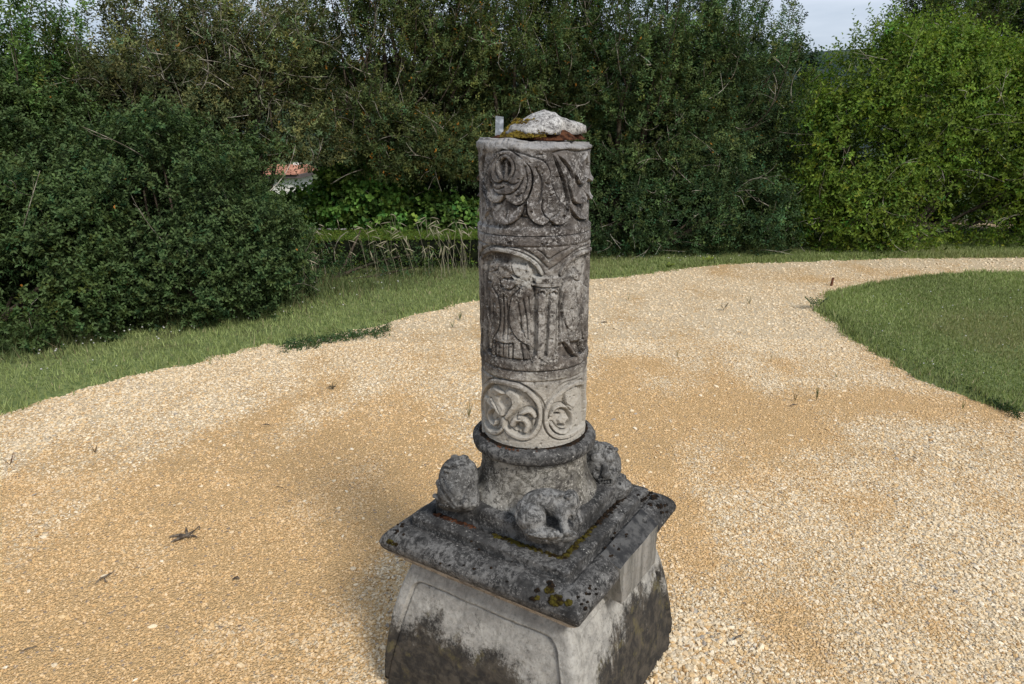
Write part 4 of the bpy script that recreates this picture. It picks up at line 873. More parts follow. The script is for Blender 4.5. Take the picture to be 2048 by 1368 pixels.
def shell_shoots(lobes, n, rg, up=.7, out=.8, rnd=.45, thick=.35, ln=(.10, .22), gap=.0, gapscale=2.2, camside=True, cl=9, cr=.045, lumps=.16):
    n = n // cl
    A = np.array([(l[3] * l[4] + l[4] * l[5] + l[3] * l[5]) for l in lobes]); li = rg.choice(len(lobes), n * 2, p=A / A.sum()); Lb = np.array(lobes)[li]
    D = unit(rg.normal(0, 1, (n * 2, 3))); lump_ = 1 + lumps * fbm(D * 2 + Lb[:, :3] * 3, 1.3, 3, 3) + .05 * rg.normal(0, 1, n * 2)
    f = (1 - thick * rg.random(n * 2) ** 1.8) * lump_; P = Lb[:, :3] + D * Lb[:, 3:6] * f[:, None]
    keep = P[:, 2] > .02
    if camside: keep &= (D[:, 1] < .35) | (rg.random(n * 2) < .35)
    for l in lobes:
        q = np.linalg.norm((P - np.array(l[:3])) / np.array(l[3:6]), axis=1); keep &= ~((q < .62))
    if gap: keep &= fbm(P, gapscale, 3, 77) > -1 + gap * 1.0
    P, D = P[keep][:n], D[keep][:n]; axis = unit(D * out + np.array([0, 0, up]) + rg.normal(0, rnd * .6, P.shape)); clf = (1 + rg.normal(0, .28, len(P))).clip(.45, 1.8)
    P = np.repeat(P, cl, 0); axis = np.repeat(axis, cl, 0); o_ = rg.normal(0, cr, P.shape); P = P + o_; d = unit(axis + o_ / cr * .35 + rg.normal(0, rnd * .5, P.shape))
    k_ = P[:, 2] > .01; return P[k_], d[k_], rg.uniform(*ln, len(P))[k_], np.repeat(clf, cl)[k_]
def bez(a, b, bend, n=8):
    t = np.linspace(0, 1, n)[:, None]; c = (a + b) / 2 + bend; return (1 - t) ** 2 * a + 2 * t * (1 - t) * c + t ** 2 * b
def trunk_mesh(root, base, tops, rg, r0=.05, r1=.012, name='trunk', mat=None, n=6):
    mb = MB()
    for tp in tops:
        b = base + rg.normal(0, 1, 3) * np.array([.06, .05, 0]); P = bez(b, tp, rg.normal(0, .12, 3) * np.linalg.norm(tp - b) * .6, 9); mb.add(*tube(P, np.linspace(r0 * rg.uniform(.6, 1), r1, 9), n))
    return mb.build(name, mat or M_BARK, root)
def bare_twigs(root, P, D, rg, n, ln=(.25, .6), r=.0046, mat=None):
    mb = MB(); cand = np.argsort(P[:, 1] + rg.normal(0, .25, len(P)))[:max(n, len(P) // 4)]; k = rg.choice(cand, n)
    for i in k:
        L = rg.uniform(*ln); d = unit(D[i] + rg.normal(0, .5, 3)); a = P[i]; b = a + d * L; Q = bez(a, b, rg.normal(0, .18, 3) * L, 6); mb.add(*tube(Q, np.linspace(r, r * .4, 6), 3))
        if rg.random() < .6: c = Q[3]; e = c + unit(d + rg.normal(0, .6, 3)) * L * .5; mb.add(*tube(bez(c, e, rg.normal(0, .05, 3), 4), np.linspace(r * .6, r * .3, 4), 3))
    return tag(mb.build('bare_twigs', mat or M_TWIG, root), kind='stuff')
def crown_obj(root, sets, mat):
    V, F, C_, o = [], [], [], 0
    for v, f, c in sets: V.append(v); F.append(f + o); C_.append(c); o += len(v)
    return tag(mesh_obj('crown', np.concatenate(V), np.concatenate(F), mat, root, False, np.concatenate(C_)), kind='stuff')
def shell_bush(name, label, cat, base, lobes, n, seed, k=10, size=.036, width=.020, col=(.03, .065, .028), var=.25, tip=None, odd=None, odd_p=0, mat=None, twigs=40, group=None, **kw):
    rg = np.random.default_rng(seed); root = empty(name, tuple(base), label, cat, group)
    P, D, L, sf = shell_shoots(lobes, n, rg, **kw); crown_obj(root, [leaves(P, D, L, k, size, width, col, var, rg, odd, odd_p, tip=tip, sf=sf)], mat or M_LEAF)
    tops = [np.array(l[:3]) + np.array([0, 0, l[5] * .4]) + rg.normal(0, .15, 3) for l in lobes for _ in range(3)]
    trunk_mesh(root, np.array(base, float), tops, rg, .03, .008); bare_twigs(root, P, D, rg, twigs); return root
def spray_tree(name, label, cat, base, centre, radii, nb, seed, nt=60, k=9, size=.044, width=.019, col=(.045, .075, .026), var=.28, odd=(.42, .20, .03), odd_p=.06, origin_z=.9, mat=None, up=.35, twigs=60, group=None, zmin=-1, trunk_r=.07, xdrift=0.0, fill=0, spread=.07, ln=(.06, .15), upr=None):
    """upright sprays of twigs fanning out of a multi-stemmed trunk"""
    rg = np.random.default_rng(seed); root = empty(name, tuple(base), label, cat, group); base = np.array(base, float); centre = np.array(centre, float); radii = np.array(radii, float)
    D0 = unit(rg.normal(0, 1, (nb * 2, 3)) * np.array([1, .8, 1])); D0[:, 2] = np.where(rg.random(len(D0)) < .6, np.abs(D0[:, 2]), D0[:, 2]); D0 = D0[(D0[:, 1] < .45) | (rg.random(len(D0)) < .4)][:nb]
    f = rg.uniform(.45, 1.08, len(D0)) ** .6; E = centre + D0 * radii * f[:, None]; E[:, 2] = np.maximum(E[:, 2], zmin)
    S = base[None] * .15 + centre[None] * .85 + (E - centre) * .42 + rg.normal(0, .16, E.shape); S[:, 2] = S[:, 2] - .25 - .25 * rg.random(len(S)); S[:, 2] = np.maximum(S[:, 2], .3)
    bend = rg.normal(0, .20, (len(E), 3)); bend[:, 2] -= up * .5
    Cc = (S + E) / 2 + bend; t = rg.uniform(.22, 1, (len(E), nt)) ** .8; t[:, 0] = 1; T = t[..., None]
    P = (1 - T) ** 2 * S[:, None] + 2 * T * (1 - T) * Cc[:, None] + T ** 2 * E[:, None]; dr = unit(2 * (1 - T) * (Cc - S)[:, None] + 2 * T * (E - Cc)[:, None])
    P = (P + rg.normal(0, spread, P.shape) * (1.25 - T * .6)).reshape(-1, 3); dr = dr.reshape(-1, 3); d = unit(dr * .9 + np.array([0, 0, up * .6]) + rg.normal(0, .5, P.shape)); L = rg.uniform(*ln, len(P))
    if fill:
        lob = []
        for q in range(8):
            o3 = unit(rg.normal(0, 1, 3)) * radii * rg.uniform(.30, .85); c3 = centre + o3 * np.array([1, .8, .8]) - np.array([0, 0, .46 * radii[2]]); lob.append((*c3, radii[0] * rg.uniform(.34, .58), radii[1] * rg.uniform(.34, .5), radii[2] * rg.uniform(.20, .34)))
        fp, fd, fl, fs = shell_shoots(lob, fill, rg, up=.75, out=.7, rnd=.6, thick=.6, ln=(.07, .17), cl=10, cr=.06, lumps=.4, gap=.84, gapscale=1.9)
        k2 = fp[:, 2] > zmin; fp, fd, fl, fs = fp[k2], fd[k2], fl[k2], fs[k2]
    kp = P[:, 2] > zmin; sf = np.repeat((1 + rg.normal(0, .25, len(E))).clip(.5, 1.8), nt)[kp]; P, d, L = P[kp], d[kp], L[kp]
    sets = [leaves(P, d, L, k, size, width, col, var, rg, odd, odd_p, sf=sf)]
    if fill: sets.append(leaves(fp, fd, fl, k, size, width, col, var, rg, odd, odd_p, sf=fs)); P, d = np.concatenate([P, fp]), np.concatenate([d, fd])
    crown_obj(root, sets, mat or M_LEAF)
    mb = MB()
    for i in range(0, len(E), 2):
        tt = np.linspace(0, 1, 6)[:, None]; Q = (1 - tt) ** 2 * S[i] + 2 * tt * (1 - tt) * Cc[i] + tt ** 2 * E[i]; mb.add(*tube(Q, np.linspace(.012, .003, 6), 4))
    mb.build('branches', M_BARK, root)['kind'] = 'stuff'
    tops = [S[i] + (E[i] - S[i]) * .3 for i in rg.choice(len(S), min(10, len(S)), replace=False)]; trunk_mesh(root, base, tops, rg, trunk_r, .02)
    bare_twigs(root, P, d, rg, twigs, (.2, .55)); return root

BOX = (.044, .070, .020)
# --- left hedge: boxwood mounds
shell_bush('boxwood_shrub', 'dense dark green boxwood shrub filling the lower left edge by the lawn', 'shrub', (-4.5, 5.7, 0), [(-4.5, 5.9, .55, 1.15, .85, .85), (-5.0, 6.4, 1.1, 1.0, .8, .8), (-3.75, 5.75, .35, .6, .5, .5), (-5.2, 7.0, 1.7, .8, .6, .8), (-4.4, 7.1, 1.35, .6, .5, .7)], 11000, 1, col=BOX, tip=(.145, .22, .085), odd=(.4, .16, .03), odd_p=.012, thick=.45, lumps=.38, ln=(.06, .13), gap=.86, gapscale=2.6, twigs=12)
shell_bush('boxwood_shrub', 'largest rounded boxwood shrub, left of the path, blue-green with dense upright shoots', 'shrub', (-3.1, 6.6, 0), [(-3.2, 6.7, .85, 1.15, .9, .95), (-2.85, 6.5, .42, .85, .75, .60), (-3.9, 6.5, .75, .8, .8, .85)], 12500, 2, col=(.042, .070, .024), tip=(.15, .225, .085), odd=(.4, .16, .03), odd_p=.01, thick=.45, lumps=.38, ln=(.06, .13), gap=.86, gapscale=2.6, twigs=12)
shell_bush('boxwood_shrub', 'low boxwood shrub at the right end of the left hedge', 'shrub', (-2.35, 7.2, 0), [(-2.7, 7.35, .42, .5, .6, .60), (-3.05, 7.4, .75, .55, .6, .6), (-2.45, 7.1, .2, .4, .45, .30)], 5200, 3, col=(.042, .07, .024), tip=(.15, .225, .085), odd=(.4, .16, .03), odd_p=.01, thick=.45, lumps=.35, ln=(.06, .13), gap=.86, gapscale=2.6, twigs=12)
# --- behind the boxwood
spray_tree('evergreen_tree', 'mid green leafy tree in the upper left corner behind the boxwood', 'tree', (-5.6, 7.6, 0), (-5.3, 7.6, 2.1), (1.35, 1.0, 1.35), 80, 11, nt=55, fill=11000, col=(.10, .165, .045), odd=(.2, .17, .03), odd_p=.03, zmin=.5, up=.3)
spray_tree('evergreen_tree', 'brownish green tree with bare twigs, second from the left behind the boxwood', 'tree', (-4.1, 8.1, 0), (-3.95, 8.0, 1.95), (1.15, .9, 1.45), 80, 12, nt=55, fill=6000, col=(.125, .14, .060), odd=(.30, .16, .04), odd_p=.05, zmin=.4, twigs=160)
spray_tree('evergreen_tree', 'olive green tree with pale dead twigs between the boxwood and the small house', 'tree', (-3.45, 9.0, 0), (-3.0, 8.7, 2.4), (1.1, .9, 1.35), 85, 13, nt=55, fill=6000, col=(.125, .145, .060), odd=(.36, .18, .04), odd_p=.06, zmin=1.25, twigs=240)
# --- the yews behind the column
YG = 'evergreen trees standing behind the column'
spray_tree('evergreen_tree', 'wide evergreen with orange-tipped leaves above the low clipped hedge, left of the column', 'tree', (-1.75, 10.1, 0), (-1.6, 9.7, 2.6), (1.6, 1.0, 1.60), 120, 14, nt=55, fill=10000, col=(.105, .135, .048), odd=(.42, .19, .03), odd_p=.08, zmin=1.05, group=YG, twigs=170)
spray_tree('evergreen_tree', 'dark evergreen directly behind the top of the column', 'tree', (-.1, 10.4, 0), (-.1, 10.0, 2.65), (1.6, 1.0, 1.7), 110, 15, nt=55, fill=11000, col=(.088, .118, .042), odd=(.40, .18, .03), odd_p=.06, zmin=.95, group=YG, twigs=110)
spray_tree('evergreen_tree', 'dense evergreen right of the column with foliage down to the grass', 'tree', (1.6, 10.4, 0), (1.5, 10.0, 2.25), (1.7, 1.0, 1.95), 110, 16, nt=55, fill=13000, col=(.085, .125, .045), odd=(.38, .18, .03), odd_p=.045, zmin=.15, group=YG, twigs=110)
spray_tree('evergreen_tree', 'evergreen with upswept feathery shoots against the open patch of sky', 'tree', (3.0, 10.6, 0), (2.85, 10.3, 2.05), (1.3, .9, 1.75), 130, 17, nt=55, fill=9000, col=(.090, .135, .055), odd=(.35, .18, .03), odd_p=.03, zmin=.35, group=YG, twigs=70, up=.55)
# --- undergrowth
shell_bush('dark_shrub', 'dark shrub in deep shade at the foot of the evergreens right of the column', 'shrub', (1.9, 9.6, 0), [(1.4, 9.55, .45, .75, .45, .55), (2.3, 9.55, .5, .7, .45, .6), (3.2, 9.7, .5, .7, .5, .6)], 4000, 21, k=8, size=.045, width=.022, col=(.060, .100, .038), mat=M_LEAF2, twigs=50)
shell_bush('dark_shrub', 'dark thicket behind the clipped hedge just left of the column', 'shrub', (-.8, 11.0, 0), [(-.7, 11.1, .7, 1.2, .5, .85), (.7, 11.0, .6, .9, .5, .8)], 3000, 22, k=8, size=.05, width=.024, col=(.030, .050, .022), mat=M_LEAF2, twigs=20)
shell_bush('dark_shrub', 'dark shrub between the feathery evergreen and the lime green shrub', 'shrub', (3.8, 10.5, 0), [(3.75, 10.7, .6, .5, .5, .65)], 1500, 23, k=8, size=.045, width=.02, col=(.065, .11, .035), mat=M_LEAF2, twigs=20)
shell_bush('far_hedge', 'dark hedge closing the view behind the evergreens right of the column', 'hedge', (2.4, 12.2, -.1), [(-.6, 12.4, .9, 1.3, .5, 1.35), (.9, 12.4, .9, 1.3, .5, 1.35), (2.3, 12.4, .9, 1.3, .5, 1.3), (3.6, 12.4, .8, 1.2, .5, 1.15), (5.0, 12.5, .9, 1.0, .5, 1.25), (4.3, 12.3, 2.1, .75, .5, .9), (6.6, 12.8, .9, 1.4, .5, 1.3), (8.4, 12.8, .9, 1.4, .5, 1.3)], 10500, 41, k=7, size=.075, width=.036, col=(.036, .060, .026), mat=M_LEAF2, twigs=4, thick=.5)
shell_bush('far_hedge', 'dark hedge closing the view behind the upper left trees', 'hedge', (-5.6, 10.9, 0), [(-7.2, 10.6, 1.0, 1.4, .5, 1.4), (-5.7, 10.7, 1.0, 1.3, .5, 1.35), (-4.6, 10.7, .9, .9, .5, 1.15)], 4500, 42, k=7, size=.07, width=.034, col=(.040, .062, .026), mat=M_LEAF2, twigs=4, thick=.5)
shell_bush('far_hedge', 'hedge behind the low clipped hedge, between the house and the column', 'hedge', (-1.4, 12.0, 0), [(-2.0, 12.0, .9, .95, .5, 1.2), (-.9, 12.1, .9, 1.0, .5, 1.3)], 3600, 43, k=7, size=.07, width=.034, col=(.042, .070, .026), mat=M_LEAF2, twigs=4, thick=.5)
# --- bright creeper behind the wall
shell_bush('bramble', 'bright green bramble growing up behind the low clipped hedge', 'bramble', (-2.0, 10.0, 0), [(-2.65, 9.9, .48, .5, .3, .34), (-1.9, 9.7, .75, .6, .3, .60), (-1.1, 9.65, .42, .7, .3, .28)], 4200, 24, k=6, size=.065, width=.058, col=(.11, .195, .040), var=.3, mat=M_LEAF2, twigs=16, thick=.5, ln=(.08, .2))
# --- lime shrub and what stands round it
shell_bush('lime_shrub', 'large lime green deciduous shrub at the bend of the path', 'shrub', (5.7, 10.3, 0), [(5.6, 10.45, 1.6, 1.2, .9, 1.2), (6.9, 10.45, 1.35, .95, .9, 1.1), (6.2, 10.65, 2.1, .7, .7, .75), (5.0, 10.35, 2.0, .75, .7, .85), (7.3, 10.75, 2.0, .6, .6, .6), (4.6, 10.05, 1.15, .75, .7, .95), (4.7, 9.85, .5, .7, .6, .55), (5.9, 10.15, .55, 1.0, .7, .6), (7.1, 10.15, .55, .7, .6, .6)], 16500, 31, k=8, size=.055, width=.030, col=(.12, .185, .030), var=.33, tip=(.19, .26, .04), odd=(.24, .24, .03), odd_p=.10, mat=M_LEAF2, up=.25, out=.8, rnd=.6, thick=.6, ln=(.12, .34), twigs=120, cl=7, cr=.08, lumps=.35, gap=.80, gapscale=1.5)
spray_tree('willow_tree', 'thin pale green tree rising behind the lime green shrub against the sky', 'tree', (7.4, 12.6, 0), (7.3, 12.6, 3.0), (1.35, .9, 1.6), 170, 32, nt=44, k=8, size=.055, width=.017, col=(.12, .165, .05), odd=(.25, .2, .05), odd_p=.05, zmin=1.4, mat=M_LEAF2, twigs=60, up=.6)
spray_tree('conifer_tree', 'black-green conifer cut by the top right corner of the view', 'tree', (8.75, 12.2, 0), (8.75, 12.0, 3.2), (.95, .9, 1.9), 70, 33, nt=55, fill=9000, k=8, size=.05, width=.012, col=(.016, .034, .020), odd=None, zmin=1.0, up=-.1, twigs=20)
spray_tree('olive_shrub', 'brownish olive shrub at the far right edge behind the path', 'shrub', (7.9, 10.9, 0), (7.95, 10.8, 1.35), (.95, .7, 1.3), 80, 34, nt=55, fill=8000, k=8, size=.045, width=.018, col=(.055, .078, .024), odd=(.2, .12, .04), odd_p=.06, zmin=.05, mat=M_LEAF2, twigs=60)

# --- low clipped hedge
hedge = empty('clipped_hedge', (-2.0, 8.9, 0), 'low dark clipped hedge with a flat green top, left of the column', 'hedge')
m = M('hedge_shadow_mass'); M_WS = m.done(m.mix(m.ramp(m.noise(16, 7, .7), .4, .62), (.004, .005, .003), (.012, .016, .006)), .95, m.noise(60, 6, .7), 1, .01, .1)  # near-black base colour paints the shade on the hedge front
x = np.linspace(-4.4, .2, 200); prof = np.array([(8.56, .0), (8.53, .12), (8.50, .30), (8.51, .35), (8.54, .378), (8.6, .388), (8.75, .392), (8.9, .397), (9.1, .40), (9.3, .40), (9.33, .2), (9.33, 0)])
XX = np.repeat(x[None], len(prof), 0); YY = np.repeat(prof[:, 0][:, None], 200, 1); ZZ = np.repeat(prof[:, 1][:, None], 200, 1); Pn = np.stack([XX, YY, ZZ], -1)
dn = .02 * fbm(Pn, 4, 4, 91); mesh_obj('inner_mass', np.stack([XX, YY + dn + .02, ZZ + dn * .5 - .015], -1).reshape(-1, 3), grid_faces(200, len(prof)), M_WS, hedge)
rgh = np.random.default_rng(501); nh = 9000; xh = rgh.uniform(-4.3, .15, nh); top = rgh.random(nh) < .93; yh = np.where(top, rgh.uniform(8.5, 9.3, nh), 8.49 + rgh.normal(0, .012, nh)); zh = np.where(top, .385, rgh.uniform(.02, .38, nh))
Ph = np.stack([xh, yh, zh], 1); Dh = unit(np.where(top[:, None], np.array([[0, -.15, 1.0]]), np.array([[0, -1.0, .3]])) + rgh.normal(0, .5, (nh, 3))); colh = np.where(top, 1.0, .45)
tag(mesh_obj('crown', *[q for q in leaves(Ph, Dh, rgh.uniform(.015, .035, nh), 5, .017, .010, (.060, .105, .020), .3, rgh)[:2]], M_LEAF, hedge, False, leaves(Ph, Dh, rgh.uniform(.015, .035, nh), 5, .017, .010, (.115, .175, .030), .3, rgh)[2]), kind='stuff')
mb = MB(); r_ = random.Random(5)
for k in range(90):
    mb.add(*lump((r_.uniform(-3.6, -.2), r_.uniform(9.34, 9.46), .405), r_.uniform(.012, .026), .55, k, 8))
tag(mb.build('pale_stones', M_ROCK, None), 'thin row of pale stones along the back edge of the low clipped hedge', 'stones', kind='stuff')
shell_bush('weed_clump', 'dark leafy weeds growing at the foot of the low clipped hedge near the boxwood', 'weeds', (-2.1, 7.9, 0), [(-2.2, 8.0, .05, .35, .25, .22), (-1.7, 8.2, .05, .3, .2, .2), (-1.2, 8.25, .04, .3, .2, .16)], 420, 61, k=7, size=.04, width=.016, col=(.07, .12, .045), mat=M_LEAF2, twigs=6, cl=5)
# --- grass
rg = np.random.default_rng(77)
def blades(x, y, z, h, w, col, lean=.35):
    n = len(x); a = rg.random(n) * 6.28; ln = rg.normal(0, lean, (n, 2)) * h[:, None]; b = np.stack([x, y, z], 1); s = np.stack([np.cos(a), np.sin(a), a * 0], 1) * w[:, None] * .5
    tip = b + np.stack([ln[:, 0], ln[:, 1], h], 1); V = np.stack([b - s, b + s, tip], 1).reshape(-1, 3); return V, np.arange(3 * n).reshape(-1, 3), np.repeat(col, 3, 0)
def lawn_height(x, y):
    s_ = lawn_sd(x, y); return np.where(s_ < 0, np.clip(s_ * .5, -.05, 0), .028 * sstep(0, .12, s_)) + .010 * fbm(np.stack([x, y, x * 0], -1), 1.1, 3, 7) - .004 + .02 * sstep(.3, 3, s_), s_
def build_grass(name, label, sets):
    V, F, C_, o = [], [], [], 0
    for v, f, c in sets: V.append(v); F.append(f + o); C_.append(c); o += len(v)
    return tag(mesh_obj(name, np.concatenate(V), np.concatenate(F), M_GRASS, None, False, np.concatenate(C_)), label, 'grass', kind='stuff')
def lawn_set(n, xr, yr, hr):
    x = rg.uniform(*xr, n); y = rg.uniform(*yr, n); vis = np.abs(x) < y * .95 + 1.3; x, y = x[vis], y[vis]
    z, s_ = lawn_height(x, y); kp = s_ > rg.normal(-.01, .025, len(x)); x, y, z, s_ = x[kp], y[kp], z[kp], s_[kp]; n = len(x)
    P = np.stack([x, y, x * 0], -1); pt = fbm(P, .9, 3, 15); dry = sstep(.0, .4, fbm(P, .7, 3, 19)) * .8
    c = np.array([.24, .285, .105])[None] * (1 + .30 * pt + rg.normal(0, .22, n))[:, None].clip(.4, 2); c = c * (1 - dry * .55)[:, None] + np.array([.27, .23, .12]) * (dry * .55)[:, None]
    st = rg.random(n) < .05; c[st] = np.array([.36, .32, .18])
    h = rg.uniform(*hr, n) * (1 + 1.0 * np.exp(-((s_ - .05) / .08) ** 2)) * (1 + .3 * pt); w = .0040 * (1 + y / 5)
    return blades(x, y, np.maximum(z, -.002), h, w, c)
build_grass('lawn_grass', 'short green grass of the lawn inside the bend of the path', [lawn_set(290000, (1.8, 10.5), (3.2, 10.5), (.010, .028))])
build_grass('verge_grass', 'strip of green grass between the path and the hedge', [lawn_set(290000, (-8.5, 9.5), (4.0, 10.6), (.015, .042))])
# taller growth at the foot of the hedge and wall
n = 60000; x = rg.uniform(-6.5, 5, n); y = rg.uniform(5, 10.2, n); sdv = poly_sd(x, y, LAWN_FAR); kp = (sdv > .55) & (sdv < 2.2) & (rg.random(n) < sstep(.5, 1.3, sdv)) & (fbm(np.stack([x, y, x * 0], -1), 1.6, 2, 5) > -.25)
x, y = x[kp], y[kp]; z, _ = lawn_height(x, y); c = np.array([.10, .13, .05])[None] * rg.uniform(.6, 1.5, (len(x), 1)); dr = rg.random(len(x)) < .18; c[dr] = (.15, .12, .06)
build_grass('rough_grass', 'rough taller grass along the foot of the hedge', [blades(x, y, z, rg.uniform(.06, .24, len(x)) * sstep(.4, 1.2, sdv[kp]) * np.where((x > -3.4) & (x < .2) & (y > 7.6), .55, 1.0), np.full(len(x), .008), c, .4)])
# dry seed heads before the wall
mb = MB()
for k in range(165):
    if k < 100: px = 620 + 325 * rg.random() ** .9; py = rg.uniform(512, 562)
    else: px = rg.uniform(420, 640); py = rg.uniform(560, 600)
    b = at_z(px, py, .02); h = rg.uniform(.25, .62); ln = rg.normal(-.12, .16, 2) * h; P = bez(b, b + np.array([ln[0], ln[1] * .5, h]), np.array([-ln[0] * .3, 0, .04]), 7); cc = np.array([.42, .38, .27]) * rg.uniform(.6, 1.25)
    v, f = tube(P, np.linspace(.0028, .0015, 7), 3); mb.add(v, f, cc)
    e = P[-1]; d = unit(P[-1] - P[-2] + np.array([rg.normal(0, .1), 0, -.1])); L = rg.uniform(.06, .13); Q = np.array([e + d * L * t for t in np.linspace(0, 1, 5)]); Q[:, 2] -= .015 * np.linspace(0, 1, 5) ** 2; v, f = tube(Q, np.array([.0018, .0045, .0055, .0038, .001]), 4); mb.add(v, f, cc * 1.15)
tag(mb.build('dry_grass', M_GRASS, None, True), 'dry straw coloured grass stems with seed heads in front of the low clipped hedge', 'grass', kind='stuff')
# clover heads
def dots(name, label, pts, r, col, mat=M_PETAL):
    mb = MB()
    for p in pts: v, f = lump(p, r * rg.uniform(.6, 1.3), .8, int(rg.integers(99)), 6); mb.add(v, f, np.array(col) * rg.uniform(.8, 1.1))
    return tag(mb.build(name, mat, None, True), label, 'flowers', kind='stuff')
pts = []
for k in range(150):
    px = rg.uniform(60, 800) if k < 125 else rg.uniform(1200, 1500); t = (px / 600); py = (695 - 150 * min(t, 1.1)) + rg.normal(0, 22) + 30 if k < 125 else rg.uniform(508, 520)
    q = at_z(px, py, .07); pts.append((q[0], q[1], .06 + rg.random() * .06))
dots('clover_flowers', 'tiny white clover flowers dotted along the foot of the hedge', pts, .0065, (.62, .60, .58))
pts = []
for k in range(40):
    q = at_z(rg.uniform(1700, 2048), rg.uniform(570, 760), .05); pts.append((q[0], q[1], .055))
dots('daisies', 'scattered tiny white daisies in the lawn on the right', pts, .005, (.62, .62, .60))

# --- single weeds and litter on the gravel
def weed(px, py, h, nlv, label, col=(.05, .085, .03), wide=.35, lw=.007, name='weed', thick=False):
    b = at_z(px, py, .0); root = empty(name, tuple(b), label, 'weed'); mb = MB(); r_ = np.random.default_rng(int(px * 7 + py)); col = tuple(1.5 * v_ for v_ in col)
    mbs = MB(); 
    for k in range(nlv):
        a = r_.random() * 6.28; L = h * r_.uniform(.6, 1.1); tp = b + np.array([cos(a) * L * wide, sin(a) * L * wide, L]); P = bez(b, tp, np.array([0, 0, L * .15]), 6)
        if thick: v, f = tube(P, np.linspace(.0018, .0008, 6), 4); mbs.add(v, f, np.array(col) * 1.1)
        s = np.array([-sin(a), cos(a), 0]) * lw * .5
        if thick:
            for t_ in (2, 3, 4, 5):
                for sg in (-1, 1):
                    q = P[t_]; d = unit(np.array([cos(a + sg * 1.0), sin(a + sg * 1.0), .4])) * lw * 2.2; sd2 = unit(np.cross(d, [0, 0, 1])) * lw * .5
                    mb.add(np.array([q, q + d * .5 + sd2, q + d, q + d * .5 - sd2]), np.array([[0, 1, 2], [0, 2, 3]]), np.array(col) * r_.uniform(.7, 1.3))
        else:
            w = np.array([.5, 1, .9, .7, .4, .05]); V = np.concatenate([P + s * w[:, None], P - s * w[:, None]]); F = np.array([[i, i + 1, i + 7, i + 6] for i in range(5)]); mb.add(V, F, np.array(col) * r_.uniform(.7, 1.3))
    if mb.V: mb.build('blades', M_GRASS, root, False)['kind'] = 'stuff'
    if thick: mbs.build('stem', M_GRASS, root)
weed(1630, 618, .11, 9, 'leafy dark weed at the tip of the right-hand lawn', (.035, .055, .022), .9, .016, thick=True)
weed(1498, 608, .085, 7, 'small sprouting grass tuft on the far gravel, left of the lawn tip', (.06, .06, .025), .6, .006)
weed(1447, 620, .06, 4, 'tiny red-brown sprout on the far gravel beside the grass tuft', (.07, .05, .03), .5, .010, thick=True)
weed(1257, 600, .09, 5, 'thin grass sprig on the gravel right of the column shaft', (.09, .10, .045), .25, .005)
weed(1354, 716, .10, 4, 'faint grass sprig in the gravel halfway between column and lawn', (.12, .11, .06), .2, .004)
weed(1541, 722, .07, 4, 'slender yellowish sprig in the pale gravel below the lawn tip', (.13, .12, .06), .2, .004)
weed(1633, 800, .09, 6, 'upright green sprig in the gravel before the curved lawn edge', (.075, .085, .04), .22, .005)
weed(1590, 802, .06, 8, 'sparse brown sprig standing left of the upright green sprig', (.12, .10, .06), .4, .004)
weed(1925, 818, .06, 4, 'single green blade tuft close to the lawn edge at the right', (.07, .10, .03), .3, .005)
weed(1672, 755, .04, 3, 'low sprig in the gravel under the middle of the lawn edge', (.10, .10, .05), .4, .005)
weed(920, 640, .10, 9, 'row of fine sprigs in the gravel just left of the shaft', (.10, .105, .05), .5, .0045)
weed(905, 655, .07, 7, 'second tuft of fine sprigs left of the shaft', (.11, .11, .055), .5, .0045)
weed(938, 835, .10, 9, 'wispy dry tuft beside the carved lower drum', (.14, .12, .06), .35, .004)
weed(665, 778, .045, 8, 'small flat brown sprout in the gravel left of the column', (.08, .06, .035), 1.0, .008)
weed(474, 900, .05, 2, 'yellow-green blade standing in the sandy gravel at left', (.20, .19, .07), .1, .004)
weed(190, 905, .05, 8, 'withered tuft in the gravel at the left', (.11, .075, .05), .6, .005)
weed(20, 930, .06, 9, 'reddish withered tuft at the left edge of the gravel', (.12, .06, .04), .7, .005)
weed(690, 730, .07, 3, 'lone short sprig in the gravel near the left lawn edge', (.09, .085, .04), .3, .004)
weed(895, 528, .16, 9, 'bright yellow-green seedling in the grass by the column', (.17, .24, .03), .8, .03, thick=True)
weed(1412, 527, .06, 7, 'yellow-green broad-leaved weed at the far edge of the path', (.16, .20, .03), 1.1, .024, thick=True)
weed(1335, 537, .05, 6, 'lower broad-leaved weed at the far edge of the path, near the column', (.15, .19, .03), 1.1, .022, thick=True)
# creeping weeds that reach onto the gravel at the left verge
V_, F_, C_, o_ = [], [], [], 0
pxs = rg.uniform(560, 775, 420); pys = 690 - (pxs - 560) * .165 + rg.normal(0, 5, 420) + 4
Pw = np.array([at_z(a, b, .012) for a, b in zip(pxs, pys)]); Dw = unit(rg.normal(0, 1, (420, 3)) * np.array([1, 1, .2]) + np.array([.5, -.4, .25]))
v, f, c = leaves(Pw, Dw, rg.uniform(.02, .06, 420), 5, .020, .011, (.06, .10, .035), .3, rg, spread=.8)
tag(mesh_obj('creeping_weeds', v, f, M_GRASS, None, False, c), 'dark creeping weeds spreading from the verge onto the gravel', 'weeds', kind='stuff')
pxs = np.concatenate([rg.uniform(1640, 2040, 900)]); pys = 612 + (pxs - 1640) * .535 + rg.normal(0, 4, 900) + 4
Pw = np.array([at_z(a, b, .012) for a, b in zip(pxs, pys)]); kp = lawn_sd(Pw[:, 0], Pw[:, 1]) > -.12; Pw = Pw[kp]; Dw = unit(rg.normal(0, 1, Pw.shape) * np.array([1, 1, .2]) + np.array([-.5, -.3, .25]))
v, f, c = leaves(Pw, Dw, rg.uniform(.015, .04, len(Pw)), 4, .015, .007, (.04, .068, .024), .3, rg, spread=.8)
